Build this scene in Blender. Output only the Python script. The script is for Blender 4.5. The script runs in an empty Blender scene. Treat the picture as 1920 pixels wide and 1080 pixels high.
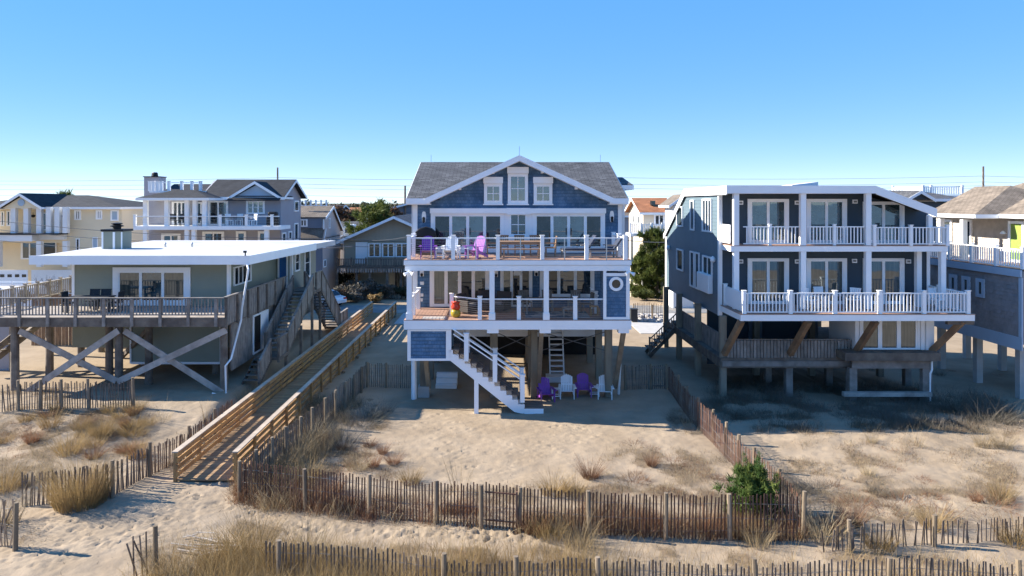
import bpy, math, random
import numpy as np
from mathutils import Vector, Matrix, noise
random.seed(11); rng = np.random.default_rng(5)
S = bpy.context.scene; C = S.collection
# ------------------------------------------------------------------ camera
F, CX, CY, H = 1280.0, 940.0, 380.0, 9.6          # focal length in photo pixels, vanishing point, eye height
cam = bpy.data.objects.new('camera', bpy.data.cameras.new('camera')); C.objects.link(cam)
cam.location = (0, 0, H); cam.rotation_euler = (math.radians(90), 0, 0)
cam.data.sensor_width = 36; cam.data.lens = 36 * F / 1920
cam.data.shift_x = (960 - CX) / 1920; cam.data.shift_y = -(540 - CY) / 1920
cam.data.clip_start = .1; cam.data.clip_end = 12000
S.camera = cam
# ------------------------------------------------------------------ sky, sun, exposure
SUN_EL, SUN_TO = 29.0, 10.0                          # elevation; degrees the light leans towards the camera
w = bpy.data.worlds.new('World'); S.world = w; w.use_nodes = True
nt = w.node_tree; nt.nodes.clear()
sky = nt.nodes.new('ShaderNodeTexSky'); sky.sky_type = 'NISHITA'; sky.sun_disc = False
sky.sun_elevation = math.radians(SUN_EL); sky.sun_rotation = math.radians(-(90 - SUN_TO))
sky.altitude = 0; sky.air_density = 0.42; sky.dust_density = 0.0; sky.ozone_density = 2.0
bg = nt.nodes.new('ShaderNodeBackground'); bg.inputs[1].default_value = 0.14
wo = nt.nodes.new('ShaderNodeOutputWorld')
ga = nt.nodes.new('ShaderNodeGamma'); ga.inputs[1].default_value = .2                # the photo's deep, evenly bright blue
hs = nt.nodes.new('ShaderNodeHueSaturation'); hs.inputs['Saturation'].default_value = 3.8; hs.inputs['Hue'].default_value = .517
nt.links.new(sky.outputs[0], ga.inputs[0]); nt.links.new(ga.outputs[0], hs.inputs['Color']); nt.links.new(hs.outputs[0], bg.inputs[0]); nt.links.new(bg.outputs[0], wo.inputs[0])
sl = bpy.data.lights.new('sun', 'SUN'); sl.energy = 2.0; sl.angle = math.radians(.5); sl.color = (1, .93, .82)
so = bpy.data.objects.new('sun', sl); C.objects.link(so)
_e, _a = math.radians(SUN_EL), math.radians(SUN_TO)
so.rotation_euler = Vector((math.cos(_a)*math.cos(_e), -math.sin(_a)*math.cos(_e), -math.sin(_e))).to_track_quat('-Z', 'Y').to_euler()
so.location = (-40, 40, 60)
S.view_settings.view_transform = 'Standard'; S.view_settings.look = 'None'
S.view_settings.gamma = 1; S.view_settings.use_curve_mapping = False
S.view_settings.exposure = 2.75
# ------------------------------------------------------------------ measuring helpers (photo measurement at a known distance -> metres)
def X(px, Y): return (px - CX) * Y / F
def Z(py, Y): return H - (py - CY) * Y / F
def G(px, py):
    Y = F * H / (py - CY); return ((px - CX) * Y / F, Y)
# ------------------------------------------------------------------ materials
M = {}
def mat(name, col, rough=.6, var=.12, scale=2.0, stretch=(1, 1, 1), bump=0.0, bscale=30., rnd=0.0, col2=None, mixr=(.42, .62), spec=.3, metal=0.0):
    m = bpy.data.materials.new(name); m.use_nodes = True; n = m.node_tree.nodes; l = m.node_tree.links
    b = n['Principled BSDF']; b.inputs['Roughness'].default_value = rough
    b.inputs['Specular IOR Level'].default_value = spec; b.inputs['Metallic'].default_value = metal
    tc = n.new('ShaderNodeTexCoord'); mp = n.new('ShaderNodeMapping'); mp.inputs['Scale'].default_value = stretch
    l.new(tc.outputs['Object'], mp.inputs[0]); vec = mp.outputs[0]
    oi = n.new('ShaderNodeObjectInfo')
    if rnd:
        ad = n.new('ShaderNodeVectorMath'); ad.operation = 'MULTIPLY_ADD'; l.new(oi.outputs['Random'], ad.inputs[0])
        ad.inputs[1].default_value = (37, 53, 71); l.new(vec, ad.inputs[2]); vec = ad.outputs[0]
    nz = n.new('ShaderNodeTexNoise'); nz.inputs['Scale'].default_value = scale; nz.inputs['Detail'].default_value = 6; nz.inputs['Roughness'].default_value = .65
    l.new(vec, nz.inputs['Vector'])
    mr = n.new('ShaderNodeMapRange'); mr.inputs[1].default_value = .25; mr.inputs[2].default_value = .75
    mr.inputs[3].default_value = 1 - var; mr.inputs[4].default_value = 1 + var; l.new(nz.outputs['Fac'], mr.inputs[0])
    val = mr.outputs[0]
    if rnd:
        r2 = n.new('ShaderNodeMapRange'); r2.inputs[3].default_value = 1 - rnd; r2.inputs[4].default_value = 1 + rnd
        l.new(oi.outputs['Random'], r2.inputs[0])
        mu = n.new('ShaderNodeMath'); mu.operation = 'MULTIPLY'; l.new(val, mu.inputs[0]); l.new(r2.outputs[0], mu.inputs[1]); val = mu.outputs[0]
    base = n.new('ShaderNodeMix'); base.data_type = 'RGBA'
    base.inputs[6].default_value = (*col, 1); base.inputs[7].default_value = (*(col2 or col), 1); base.inputs[0].default_value = 0
    if col2:
        n2 = n.new('ShaderNodeTexNoise'); n2.inputs['Scale'].default_value = scale * .6; n2.inputs['Detail'].default_value = 5
        l.new(vec, n2.inputs['Vector']); m2 = n.new('ShaderNodeMapRange'); m2.inputs[1].default_value = mixr[0]; m2.inputs[2].default_value = mixr[1]
        l.new(n2.outputs['Fac'], m2.inputs[0]); l.new(m2.outputs[0], base.inputs[0])
    sc = n.new('ShaderNodeVectorMath'); sc.operation = 'SCALE'; l.new(base.outputs[2], sc.inputs[0]); l.new(val, sc.inputs['Scale'])
    l.new(sc.outputs[0], b.inputs['Base Color'])
    if bump:
        bz = n.new('ShaderNodeTexNoise'); bz.inputs['Scale'].default_value = bscale; bz.inputs['Detail'].default_value = 4; l.new(vec, bz.inputs['Vector'])
        bp = n.new('ShaderNodeBump'); bp.inputs['Strength'].default_value = bump; bp.inputs['Distance'].default_value = .02
        l.new(bz.outputs['Fac'], bp.inputs['Height']); l.new(bp.outputs[0], b.inputs['Normal'])
    M[name] = m; return m
def leafmat(name, c1, c2, trans=.25, rough=.6):
    m = mat(name, c1, rough, .3, 1.3, col2=c2, rnd=.18, spec=.15)
    n = m.node_tree.nodes; l = m.node_tree.links; b = n['Principled BSDF']; o = n['Material Output']
    t = n.new('ShaderNodeBsdfTranslucent'); l.new(b.inputs['Base Color'].links[0].from_socket, t.inputs[0])
    x = n.new('ShaderNodeMixShader'); x.inputs[0].default_value = trans
    l.new(b.outputs[0], x.inputs[1]); l.new(t.outputs[0], x.inputs[2]); l.new(x.outputs[0], o.inputs[0]); return m
def roofmat(name, c1, c2, pitch=.16, vs=2.6, mo=.45):
    m = bpy.data.materials.new(name); m.use_nodes = True; n = m.node_tree.nodes; l = m.node_tree.links; b = n['Principled BSDF']
    b.inputs['Roughness'].default_value = .85; b.inputs['Specular IOR Level'].default_value = .2
    ge = n.new('ShaderNodeNewGeometry'); sp = n.new('ShaderNodeSeparateXYZ'); sn = n.new('ShaderNodeSeparateXYZ')
    l.new(ge.outputs['Position'], sp.inputs[0]); l.new(ge.outputs['True Normal'], sn.inputs[0])
    def ma(op, a, c):
        q = n.new('ShaderNodeMath'); q.operation = op
        for i, v in enumerate((a, c)):
            if v is None: continue
            if isinstance(v, (int, float)): q.inputs[i].default_value = v
            else: l.new(v, q.inputs[i])
        return q.outputs[0]
    u = ma('ADD', ma('MULTIPLY', sp.outputs[0], ma('ABSOLUTE', sn.outputs[1], None)), ma('MULTIPLY', sp.outputs[1], ma('ABSOLUTE', sn.outputs[0], None)))
    v = ma('MULTIPLY', sp.outputs[2], vs)
    cb = n.new('ShaderNodeCombineXYZ'); l.new(ma('MULTIPLY', u, 2.4), cb.inputs[0]); l.new(v, cb.inputs[1])
    bk = n.new('ShaderNodeTexBrick'); l.new(cb.outputs[0], bk.inputs[0]); bk.inputs['Scale'].default_value = 1 
    bk.inputs['Brick Width'].default_value = .33; bk.inputs['Row Height'].default_value = pitch * 1.1; bk.inputs['Mortar Size'].default_value = .012
    bk.inputs['Color1'].default_value = (*c1, 1); bk.inputs['Color2'].default_value = (*c2, 1); bk.inputs['Mortar'].default_value = (*[k * mo for k in c1], 1)
    bk.inputs['Bias'].default_value = -.1
    nz = n.new('ShaderNodeTexNoise'); nz.inputs['Scale'].default_value = 1.4; nz.inputs['Detail'].default_value = 7; l.new(ge.outputs['Position'], nz.inputs['Vector'])
    mr = n.new('ShaderNodeMapRange'); mr.inputs[1].default_value = .3; mr.inputs[2].default_value = .7; mr.inputs[3].default_value = .75; mr.inputs[4].default_value = 1.25; l.new(nz.outputs[0], mr.inputs[0])
    sc = n.new('ShaderNodeVectorMath'); sc.operation = 'SCALE'; l.new(bk.outputs[0], sc.inputs[0]); l.new(mr.outputs[0], sc.inputs['Scale']); l.new(sc.outputs[0], b.inputs['Base Color'])
    bp = n.new('ShaderNodeBump'); bp.inputs['Strength'].default_value = .6; bp.inputs['Distance'].default_value = .02; bp.invert = True
    l.new(bk.outputs['Fac'], bp.inputs['Height']); l.new(bp.outputs[0], b.inputs['Normal']); M[name] = m; return m
def glassmat(name, col=(.02, .03, .035), refl=.3, curtain=None):
    """window glass: dark room (or a pale curtain) behind a reflecting pane"""
    m = bpy.data.materials.new(name); m.use_nodes = True; n = m.node_tree.nodes; l = m.node_tree.links
    b = n['Principled BSDF']; b.inputs['Roughness'].default_value = .7; b.inputs['Specular IOR Level'].default_value = 0
    tc = n.new('ShaderNodeTexCoord'); mp = n.new('ShaderNodeMapping'); l.new(tc.outputs['Object'], mp.inputs[0])
    mp.inputs['Scale'].default_value = (5, 5, .35) if curtain else (.8, .8, .8)
    nz = n.new('ShaderNodeTexNoise'); nz.inputs['Scale'].default_value = 2.2; nz.inputs['Detail'].default_value = 3; l.new(mp.outputs[0], nz.inputs['Vector'])
    rp = n.new('ShaderNodeMix'); rp.data_type = 'RGBA'; mr = n.new('ShaderNodeMapRange'); mr.inputs[1].default_value = .4; mr.inputs[2].default_value = .62
    l.new(nz.outputs[0], mr.inputs[0]); l.new(mr.outputs[0], rp.inputs[0])
    rp.inputs[6].default_value = (*col, 1); rp.inputs[7].default_value = (*(curtain or [k * 2.2 for k in col]), 1); l.new(rp.outputs[2], b.inputs['Base Color'])
    g = n.new('ShaderNodeBsdfGlossy'); g.inputs['Roughness'].default_value = .015; g.inputs[0].default_value = (.86, .95, 1, 1)
    wv = n.new('ShaderNodeTexNoise'); wv.inputs['Scale'].default_value = .9; l.new(tc.outputs['Object'], wv.inputs['Vector'])
    bp = n.new('ShaderNodeBump'); bp.inputs['Strength'].default_value = .05; bp.inputs['Distance'].default_value = .05; l.new(wv.outputs[0], bp.inputs['Height']); l.new(bp.outputs[0], g.inputs['Normal'])
    x = n.new('ShaderNodeMixShader'); x.inputs[0].default_value = refl
    l.new(b.outputs[0], x.inputs[1]); l.new(g.outputs[0], x.inputs[2]); l.new(x.outputs[0], n['Material Output'].inputs[0]); M[name] = m; return m
mat('white', (.88, .88, .865), .45, .05, .9)
mat('offwhite', (.76, .755, .73), .55, .08, .9)
mat('membrane', (.5, .5, .49), .7, .14, .5, col2=(.38, .37, .35), mixr=(.5, .7))
mat('slate_siding_lit', (.12, .17, .20), .55, .10, 1.2)  # sun-facing side wall's copy of the slate siding, sunlight put into its colour
mat('slate_dark', (.045, .066, .085), .6, .10, 1.2)  # on the slate house front, the same siding with porch shade in its colour
mat('sage', (.26, .275, .215), .6, .07, .8)
mat('yellow', (.76, .64, .44), .7, .05, .6)
mat('grey_siding', (.33, .32, .34), .7, .07, .8)
mat('bluegrey', (.17, .20, .25), .7, .07, .8)
mat('pink_stucco', (.52, .43, .38), .8, .06, .8)
mat('beige', (.36, .32, .24), .75, .08, .8, (6, 6, .5))
mat('cream', (.66, .58, .45), .7, .06, .8)
mat('tan_shingle', (.52, .46, .385), .8, .16, 3.0, col2=(.46, .40, .33))
mat('grey_shingle', (.28, .26, .25), .8, .16, 3.0, col2=(.235, .22, .215))
mat('trim_blue', (.36, .46, .55), .6, .06, 1)
mat('old_wood', (.20, .165, .13), .85, .28, 3.0, (1, 1, 1), .3, 30, rnd=.22, col2=(.13, .105, .085))
mat('grey_wood', (.27, .24, .21), .85, .22, 3.0, (1, 1, 1), .3, 30, rnd=.18, col2=(.19, .165, .14))
mat('pale_wood', (.40, .35, .30), .85, .2, 3.0, (1, 1, 1), .2, 30, rnd=.12, col2=(.29, .25, .215))
mat('new_wood', (.46, .265, .10), .7, .22, 3.0, (1, 1, 1), .2, 30, rnd=.18, col2=(.33, .185, .08))
mat('walk_board', (.33, .205, .10), .8, .2, 4.0, rnd=.2, col2=(.26, .17, .095))
mat('cap_wood', (.45, .36, .27), .75, .15, 3.0, rnd=.1, col2=(.37, .30, .23))
mat('picket', (.105, .052, .035), .85, .3, 3.0, rnd=.3, col2=(.135, .08, .055))
mat('picket_grey', (.19, .145, .11), .85, .3, 3.0, rnd=.3, col2=(.12, .09, .07))
mat('post_wood', (.21, .16, .105), .85, .25, 4.0, (1, 1, .4), .3, 30, rnd=.2, col2=(.2, .155, .11))
mat('pile', (.30, .255, .185), .85, .2, 3.0, (1, 1, .25), .2, 20, rnd=.15, col2=(.22, .185, .14))
mat('strut', (.27, .165, .09), .85, .2, 3.0, rnd=.15, col2=(.2, .12, .07))
mat('deck_board', (.36, .22, .16), .7, .15, 3.0, rnd=.1)
mat('tread', (.20, .14, .105), .8, .2, 3.0, rnd=.15)
mat('teak', (.30, .18, .10), .6, .18, 4.0, rnd=.1)
mat('purple', (.23, .065, .37), .4, .06, 2.0)
mat('lilac', (.34, .11, .44), .4, .06, 2.0)
mat('black', (.012, .012, .013), .5, .2, 2.0)
mat('charcoal', (.03, .035, .04), .6, .2, 2.0)
mat('navy_fabric', (.035, .045, .075), .85, .15, 3.0)
mat('grey_fabric', (.20, .20, .20), .9, .12, 3.0)
mat('wicker', (.07, .06, .055), .8, .3, 20.0)
mat('steel', (.45, .46, .47), .3, .05, 3.0, metal=.9)
mat('wire', (.14, .14, .14), .6, .1, 2.0)
mat('red_glaze', (.48, .045, .02), .25, .1, 3.0)
mat('ochre_glaze', (.36, .27, .03), .25, .1, 3.0)
mat('orange_plastic', (.75, .10, .015), .5, .1, 3.0)
mat('rug', (.10, .16, .21), .95, .2, 2.0, col2=(.36, .37, .36), mixr=(.48, .52))
mat('mat_grey', (.36, .34, .32), .95, .15, 4.0)
mat('brick', (.24, .075, .05), .85, .2, 5.0)
mat('blue_door', (.03, .13, .35), .5, .05, 1.0)
mat('lime_door', (.24, .34, .07), .5, .08, 1.0)
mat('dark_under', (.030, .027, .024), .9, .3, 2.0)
mat('concrete', (.42, .40, .37), .85, .12, 2.0)
mat('asphalt', (.20, .195, .185), .9, .15, 1.0, col2=(.34, .30, .24), mixr=(.5, .7))
mat('car_white', (.78, .79, .80), .18, .02, 1.0, spec=.6)
mat('rubber', (.015, .015, .015), .8, .1, 3.0)
mat('red_lamp', (.45, .01, .01), .2, .05, 1.0, spec=.5)
mat('stone', (.46, .43, .40), .85, .2, 4.0, rnd=.3)
mat('bark', (.11, .085, .065), .9, .3, 5.0, (1, 1, .3), .4, 20)
mat('twig', (.13, .105, .09), .9, .3, 3.0, rnd=.25)
leafmat('pine_green', (.075, .105, .025), (.15, .17, .045))
leafmat('young_pine', (.045, .085, .02), (.12, .145, .035))
leafmat('hedge_green', (.05, .075, .02), (.11, .12, .04))
leafmat('far_green', (.035, .045, .025), (.075, .06, .035))
leafmat('rust_leaf', (.11, .06, .035), (.15, .085, .045))
leafmat('gold_grass', (.36, .25, .11), (.23, .155, .07), .3)
leafmat('red_grass', (.25, .125, .065), (.15, .08, .05), .3)
leafmat('straw_grass', (.37, .29, .175), (.24, .18, .105), .3)
leafmat('scrub', (.17, .145, .115), (.10, .095, .07), .15)
roofmat('roof_grey', (.075, .076, .08), (.125, .126, .13))
roofmat('roof_dark', (.032, .034, .039), (.045, .047, .05))
roofmat('roof_brown', (.17, .14, .11), (.22, .18, .145))
roofmat('roof_tan', (.20, .16, .12), (.27, .215, .16))
roofmat('roof_orange', (.34, .14, .065), (.42, .18, .085))
roofmat('blue_shingle', (.085, .165, .265), (.14, .225, .325), .15, 1.0, .7)
glassmat('glass', (.016, .024, .03), .12)
glassmat('glass_bright', (.022, .040, .046), .15)
glassmat('glass_curtain', (.045, .055, .05), .13, (.085, .09, .075))
glassmat('glass_dark', (.010, .013, .016), .07)
# ------------------------------------------------------------------ meshes and objects
class MB:
    def __init__(s): s.v = []; s.f = []
    def hexa(s, p):
        k = len(s.v); s.v += [tuple(q) for q in p]
        s.f += [(k, k+3, k+2, k+1), (k+4, k+5, k+6, k+7), (k, k+1, k+5, k+4), (k+1, k+2, k+6, k+5), (k+2, k+3, k+7, k+6), (k+3, k, k+4, k+7)]; return s
    def box(s, x0, x1, y0, y1, z0, z1):
        return s.hexa([(x0, y0, z0), (x1, y0, z0), (x1, y1, z0), (x0, y1, z0), (x0, y0, z1), (x1, y0, z1), (x1, y1, z1), (x0, y1, z1)])
    def beam(s, p, q, w, h, up=(0, 0, 1)):
        p = Vector(p); q = Vector(q); d = (q - p).normalized(); u = Vector(up)
        a = d.cross(u)
        if a.length < 1e-4: a = d.cross(Vector((0, 1, 0)))
        a.normalize(); b = a.cross(d).normalized(); a *= w / 2; b *= h / 2
        return s.hexa([p - a - b, p + a - b, q + a - b, q - a - b, p - a + b, p + a + b, q + a + b, q - a + b])
    def slab(s, a, b, c, d, t):
        T = Vector((0, 0, t)); P = [Vector(q) for q in (a, b, c, d)]
        return s.hexa([q - T for q in P] + P)
    def poly(s, pts):
        k = len(s.v); s.v += [tuple(p) for p in pts]; s.f.append(tuple(range(k, k + len(pts)))); return s
    def prism(s, pts, d):
        d = Vector(d); n = len(pts); k = len(s.v); s.v += [tuple(Vector(p)) for p in pts] + [tuple(Vector(p) + d) for p in pts]
        s.f.append(tuple(range(k, k + n))); s.f.append(tuple(range(k + 2*n - 1, k + n - 1, -1)))
        for i in range(n): j = (i + 1) % n; s.f.append((k + i, k + n + i, k + n + j, k + j))
        return s
    def tube(s, pts, r, n=6, cap=True):
        pts = [Vector(p) for p in pts]; k0 = len(s.v); rs = r if isinstance(r, (list, tuple)) else [r] * len(pts)
        for i, p in enumerate(pts):
            d = (pts[min(i + 1, len(pts) - 1)] - pts[max(i - 1, 0)]).normalized()
            a = d.cross(Vector((0, 0, 1)))
            if a.length < .05: a = d.cross(Vector((0, 1, 0)))
            a.normalize(); b = a.cross(d)
            for j in range(n):
                t = 2 * math.pi * j / n; s.v.append(tuple(p + (a * math.cos(t) + b * math.sin(t)) * rs[i]))
        for i in range(len(pts) - 1):
            for j in range(n):
                j2 = (j + 1) % n; a = k0 + i * n; s.f.append((a + j, a + j2, a + n + j2, a + n + j))
        if cap:
            s.f.append(tuple(range(k0 + n - 1, k0 - 1, -1))); e = k0 + (len(pts) - 1) * n; s.f.append(tuple(range(e, e + n)))
        return s
    def lathe(s, c, prof, n=12):
        return s.tube([(c[0], c[1], c[2] + z) for r, z in prof], [r for r, z in prof], n)
    def build(s, name, m, parent=None, smooth=False, kind=None, label=None, bevel=0):
        me = bpy.data.meshes.new(name); off = world_loc(parent)
        me.from_pydata([(x - off[0], y - off[1], z - off[2]) for x, y, z in s.v], [], s.f)
        me.materials.append(M[m] if isinstance(m, str) else m)
        if smooth: me.polygons.foreach_set('use_smooth', [True] * len(me.polygons))
        o = bpy.data.objects.new(name, me); C.objects.link(o); o.parent = parent
        if kind: o['kind'] = kind
        if label: o['label'] = label
        if bevel:
            b = o.modifiers.new('bevel', 'BEVEL'); b.width = bevel; b.segments = 2; b.limit_method = 'ANGLE'
        return o
def build_each(mb, name, m, parent):
    """every board of the builder as an object of its own (all are 8-cornered)"""
    out = []
    for i in range(0, len(mb.v), 8):
        k = MB(); k.hexa(mb.v[i:i + 8]); out.append(k.build(name, m, parent))
    return out
def world_loc(o):
    v = Vector((0, 0, 0))
    while o is not None: v += o.location; o = o.parent
    return v
def fast_mesh(name, verts, faces, m, parent=None, kind=None, smooth=False):
    """verts (n,3), faces (k,3|4) numpy arrays"""
    me = bpy.data.meshes.new(name); n, k = len(verts), faces.shape[1]
    me.vertices.add(n); me.vertices.foreach_set('co', np.ascontiguousarray(verts, dtype=np.float32).ravel())
    me.loops.add(faces.size); me.loops.foreach_set('vertex_index', np.ascontiguousarray(faces, dtype=np.int32).ravel())
    me.polygons.add(len(faces)); me.polygons.foreach_set('loop_start', np.arange(0, faces.size, k, dtype=np.int32))
    if smooth: me.polygons.foreach_set('use_smooth', np.ones(len(faces), dtype=bool))
    me.update(calc_edges=True); me.validate()
    me.materials.append(M[m] if isinstance(m, str) else m)
    o = bpy.data.objects.new(name, me); C.objects.link(o); o.parent = parent
    if kind: o['kind'] = kind
    return o
def tag(o, label=None, cat=None, group=None, kind=None):
    if label: o['label'] = label
    if cat: o['category'] = cat
    if group: o['group'] = group
    if kind: o['kind'] = kind
    return o
def thing(name, label, cat, loc=(0, 0, 0), group=None, rz=0):
    o = bpy.data.objects.new(name, None); C.objects.link(o); o.empty_display_size = .2
    o.location = loc; o.rotation_euler.z = rz; return tag(o, label, cat, group)
def copy_tree(o, parent=None):
    c = o.copy(); C.objects.link(c); c.parent = parent
    for ch in list(o.children): copy_tree(ch, c)
    return c
def place(proto, loc, rz, label, group=None, first=[]):
    if proto.name in first: o = copy_tree(proto)
    else: o = proto; first.append(proto.name)
    o.location = loc; o.rotation_euler.z = rz; o['label'] = label
    if group: o['group'] = group
    return o
def inst(src, parent, loc, rot=(0, 0, 0), scale=None):
    """another piece sharing the mesh of src; loc in world metres (parents are never rotated when this is used)"""
    o = src.copy(); C.objects.link(o); o.parent = parent; o.location = Vector(loc) - world_loc(parent); o.rotation_euler = rot
    if scale: o.scale = scale
    return o
class Pieces:
    """alike pieces with one shared mesh authored round its own origin"""
    def __init__(s, name, m, mb):
        s.me = bpy.data.meshes.new(name); s.me.from_pydata(mb.v, [], mb.f); s.me.materials.append(M[m]); s.name = name
    def put(s, parent, loc, rot=(0, 0, 0), scale=None):
        o = bpy.data.objects.new(s.name, s.me); C.objects.link(o); o.parent = parent
        o.location = Vector(loc) - world_loc(parent); o.rotation_euler = rot
        if scale: o.scale = scale
        return o
class Wall:
    """a vertical wall plane: p start corner, u direction along it; outward normal to the right of u seen from above"""
    def __init__(s, p, q):
        s.p = Vector((p[0], p[1], 0)); d = Vector((q[0] - p[0], q[1] - p[1], 0)); s.L = d.length; s.u = d.normalized(); s.n = Vector((s.u.y, -s.u.x, 0))
    def pt(s, a, b, c): return s.p + s.u * a + s.n * b + Vector((0, 0, c))
    def box(s, mb, a0, a1, b0, b1, c0, c1):
        mb.hexa([s.pt(a0, b1, c0), s.pt(a1, b1, c0), s.pt(a1, b0, c0), s.pt(a0, b0, c0), s.pt(a0, b1, c1), s.pt(a1, b1, c1), s.pt(a1, b0, c1), s.pt(a0, b0, c1)]); return mb
def window(parent, W, a0, a1, c0, c1, fw=.09, n=1, grid=(1, 1), trim='white', glass='glass', name='window', b=0.0, depth=.07, sill=False, head=0, mw=.035, sash=.05):
    mb = MB(); D = b + depth
    W.box(mb, a0, a0 + fw, b - .02, D, c0, c1); W.box(mb, a1 - fw, a1, b - .02, D, c0, c1)
    W.box(mb, a0 + fw, a1 - fw, b - .02, D - .003, c1 - fw, c1); W.box(mb, a0 + fw, a1 - fw, b - .02, D - .003, c0, c0 + fw)
    if sill: W.box(mb, a0 - .05, a1 + .05, b - .02, D + .05, c0 - .07, c0 - .002)
    if head: W.box(mb, a0 - .04, a1 + .04, b - .02, D + .06, c1 + .002, c1 + head)
    fr = mb.build(name, trim, parent)
    w = (a1 - a0 - 2 * fw) / n; mu = MB(); any_m = False
    for i in range(n):
        p0 = a0 + fw + i * w; p1 = p0 + w; s0 = sash if n > 1 else .02
        if n > 1:
            W.box(mu, p0 + .001, p0 + s0, b, D - .025, c0 + fw, c1 - fw); W.box(mu, p1 - s0, p1 - .001, b, D - .025, c0 + fw, c1 - fw); any_m = True
        for g in range(1, grid[0]):
            q = p0 + (p1 - p0) * g / grid[0]; W.box(mu, q - mw/2, q + mw/2, b + .012, b + .035, c0 + fw, c1 - fw); any_m = True
        for g in range(1, grid[1]):
            q = c0 + fw + (c1 - c0 - 2*fw) * g / grid[1]; W.box(mu, p0 + s0, p1 - s0, b + .012, b + .032, q - mw/2, q + mw/2); any_m = True
        gl = glass[i % len(glass)] if isinstance(glass, (list, tuple)) else glass
        W.box(MBtmp := MB(), p0, p1, b - .01, b + .01, c0 + fw, c1 - fw); MBtmp.build('pane', gl, fr)
    if any_m: build_each(mu, 'muntin' if grid != (1, 1) else 'sash', trim, fr)
    return fr
def lap(parent, W, a0, a1, c0, c1, pitch, m, rng_fn=None, name='lap_siding', proud=.018):
    mb = MB(); z = c0
    while z < c1 - .01:
        z1 = min(z + pitch, c1)
        l0, r0 = rng_fn(z) if rng_fn else (a0, a1); l1, r1 = rng_fn(z1) if rng_fn else (a0, a1)
        if r0 - l0 > .05:
            A, B_, Cc, D = W.pt(l0, proud, z), W.pt(r0, proud, z), W.pt(max(r1, l1), .002, z1), W.pt(l1, .002, z1)
            mb.poly([A, B_, Cc, D]); mb.poly([W.pt(l0, 0, z), W.pt(r0, 0, z), B_, A])
        z = z1
    return mb.build(name, m, parent, kind='stuff')
def shingles(parent, W, c0, c1, rng_fn, m, row=.17, wd=.17, name='shingle_siding'):
    mb = MB(); z = c0; k = 0
    while z < c1 - .02:
        z1 = min(z + row, c1); l0, r0 = rng_fn(z); l1, r1 = rng_fn(z1 - .01); l, r = max(l0, l1), min(r0, r1)
        a = l - (random.random() * wd if l1 > l else 0); a = l
        while a < r - .01:
            b = min(a + wd * random.uniform(.6, 1.4), r); dz = random.uniform(0, .018); pr = random.uniform(.016, .042)
            mb.poly([W.pt(a + .003, pr, z + dz), W.pt(b - .003, pr, z + dz), W.pt(b - .003, .004, z1 + .004), W.pt(a + .003, .004, z1 + .004)])
            mb.poly([W.pt(a + .003, 0, z + dz), W.pt(b - .003, 0, z + dz), W.pt(b - .003, pr, z + dz), W.pt(a + .003, pr, z + dz)])
            a = b
        z = z1
    return mb.build(name, m, parent, kind='stuff')
def gable_x(parent, x0, x1, y0, y1, ze, zr, m, t=.14, trim='white', ov=0.0, name='roof', yr=None):
    """ridge along X"""
    yr = (y0 + y1) / 2 if yr is None else yr
    mb = MB(); mb.slab((x0, y0, ze), (x1, y0, ze), (x1, yr, zr), (x0, yr, zr), t); mb.slab((x1, y1, ze), (x0, y1, ze), (x0, yr, zr), (x1, yr, zr), t)
    r = mb.build(name, m, parent)
    if trim:
        tb = MB(); tb.box(x0, x1, y0 - .03, y0 - .002, ze - .26, ze - .02)
        for x in (x0 - .03, x1 + .002):
            for (ya, yb) in ((y0, yr), (y1, yr)):
                tb.hexa([(x, ya, ze - .24), (x + .028, ya, ze - .24), (x + .028, yb, zr - .24), (x, yb, zr - .24), (x, ya, ze - .015), (x + .028, ya, ze - .015), (x + .028, yb, zr - .015), (x, yb, zr - .015)])
        tb.build('fascia', trim, r)
    return r
def gable_y(parent, x0, x1, y0, y1, ze, zr, m, t=.14, trim='white', name='roof', tw=.26):
    xr = (x0 + x1) / 2
    mb = MB(); mb.slab((x0, y0, ze), (xr, y0, zr), (xr, y1, zr), (x0, y1, ze), t); mb.slab((xr, y0, zr), (x1, y0, ze), (x1, y1, ze), (xr, y1, zr), t)
    r = mb.build(name, m, parent)
    if trim:
        tb = MB()
        for (xa, xb) in ((x0, xr), (xr, x1)):
            za, zb = (ze, zr) if xa == x0 else (zr, ze); y = y0 - .04
            tb.hexa([(xa, y, za - tw), (xb, y, zb - tw), (xb, y0 - .002, zb - tw), (xa, y0 - .002, za - tw), (xa, y, za - .01), (xb, y, zb - .01), (xb, y0 - .002, zb - .01), (xa, y0 - .002, za - .01)])
        tb.box(x0 - .03, x0 - .002, y0, y1, ze - .2, ze - .02); tb.box(x1 + .002, x1 + .03, y0, y1, ze - .2, ze - .02)
        tb.build('fascia', trim, r)
    return r
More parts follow.
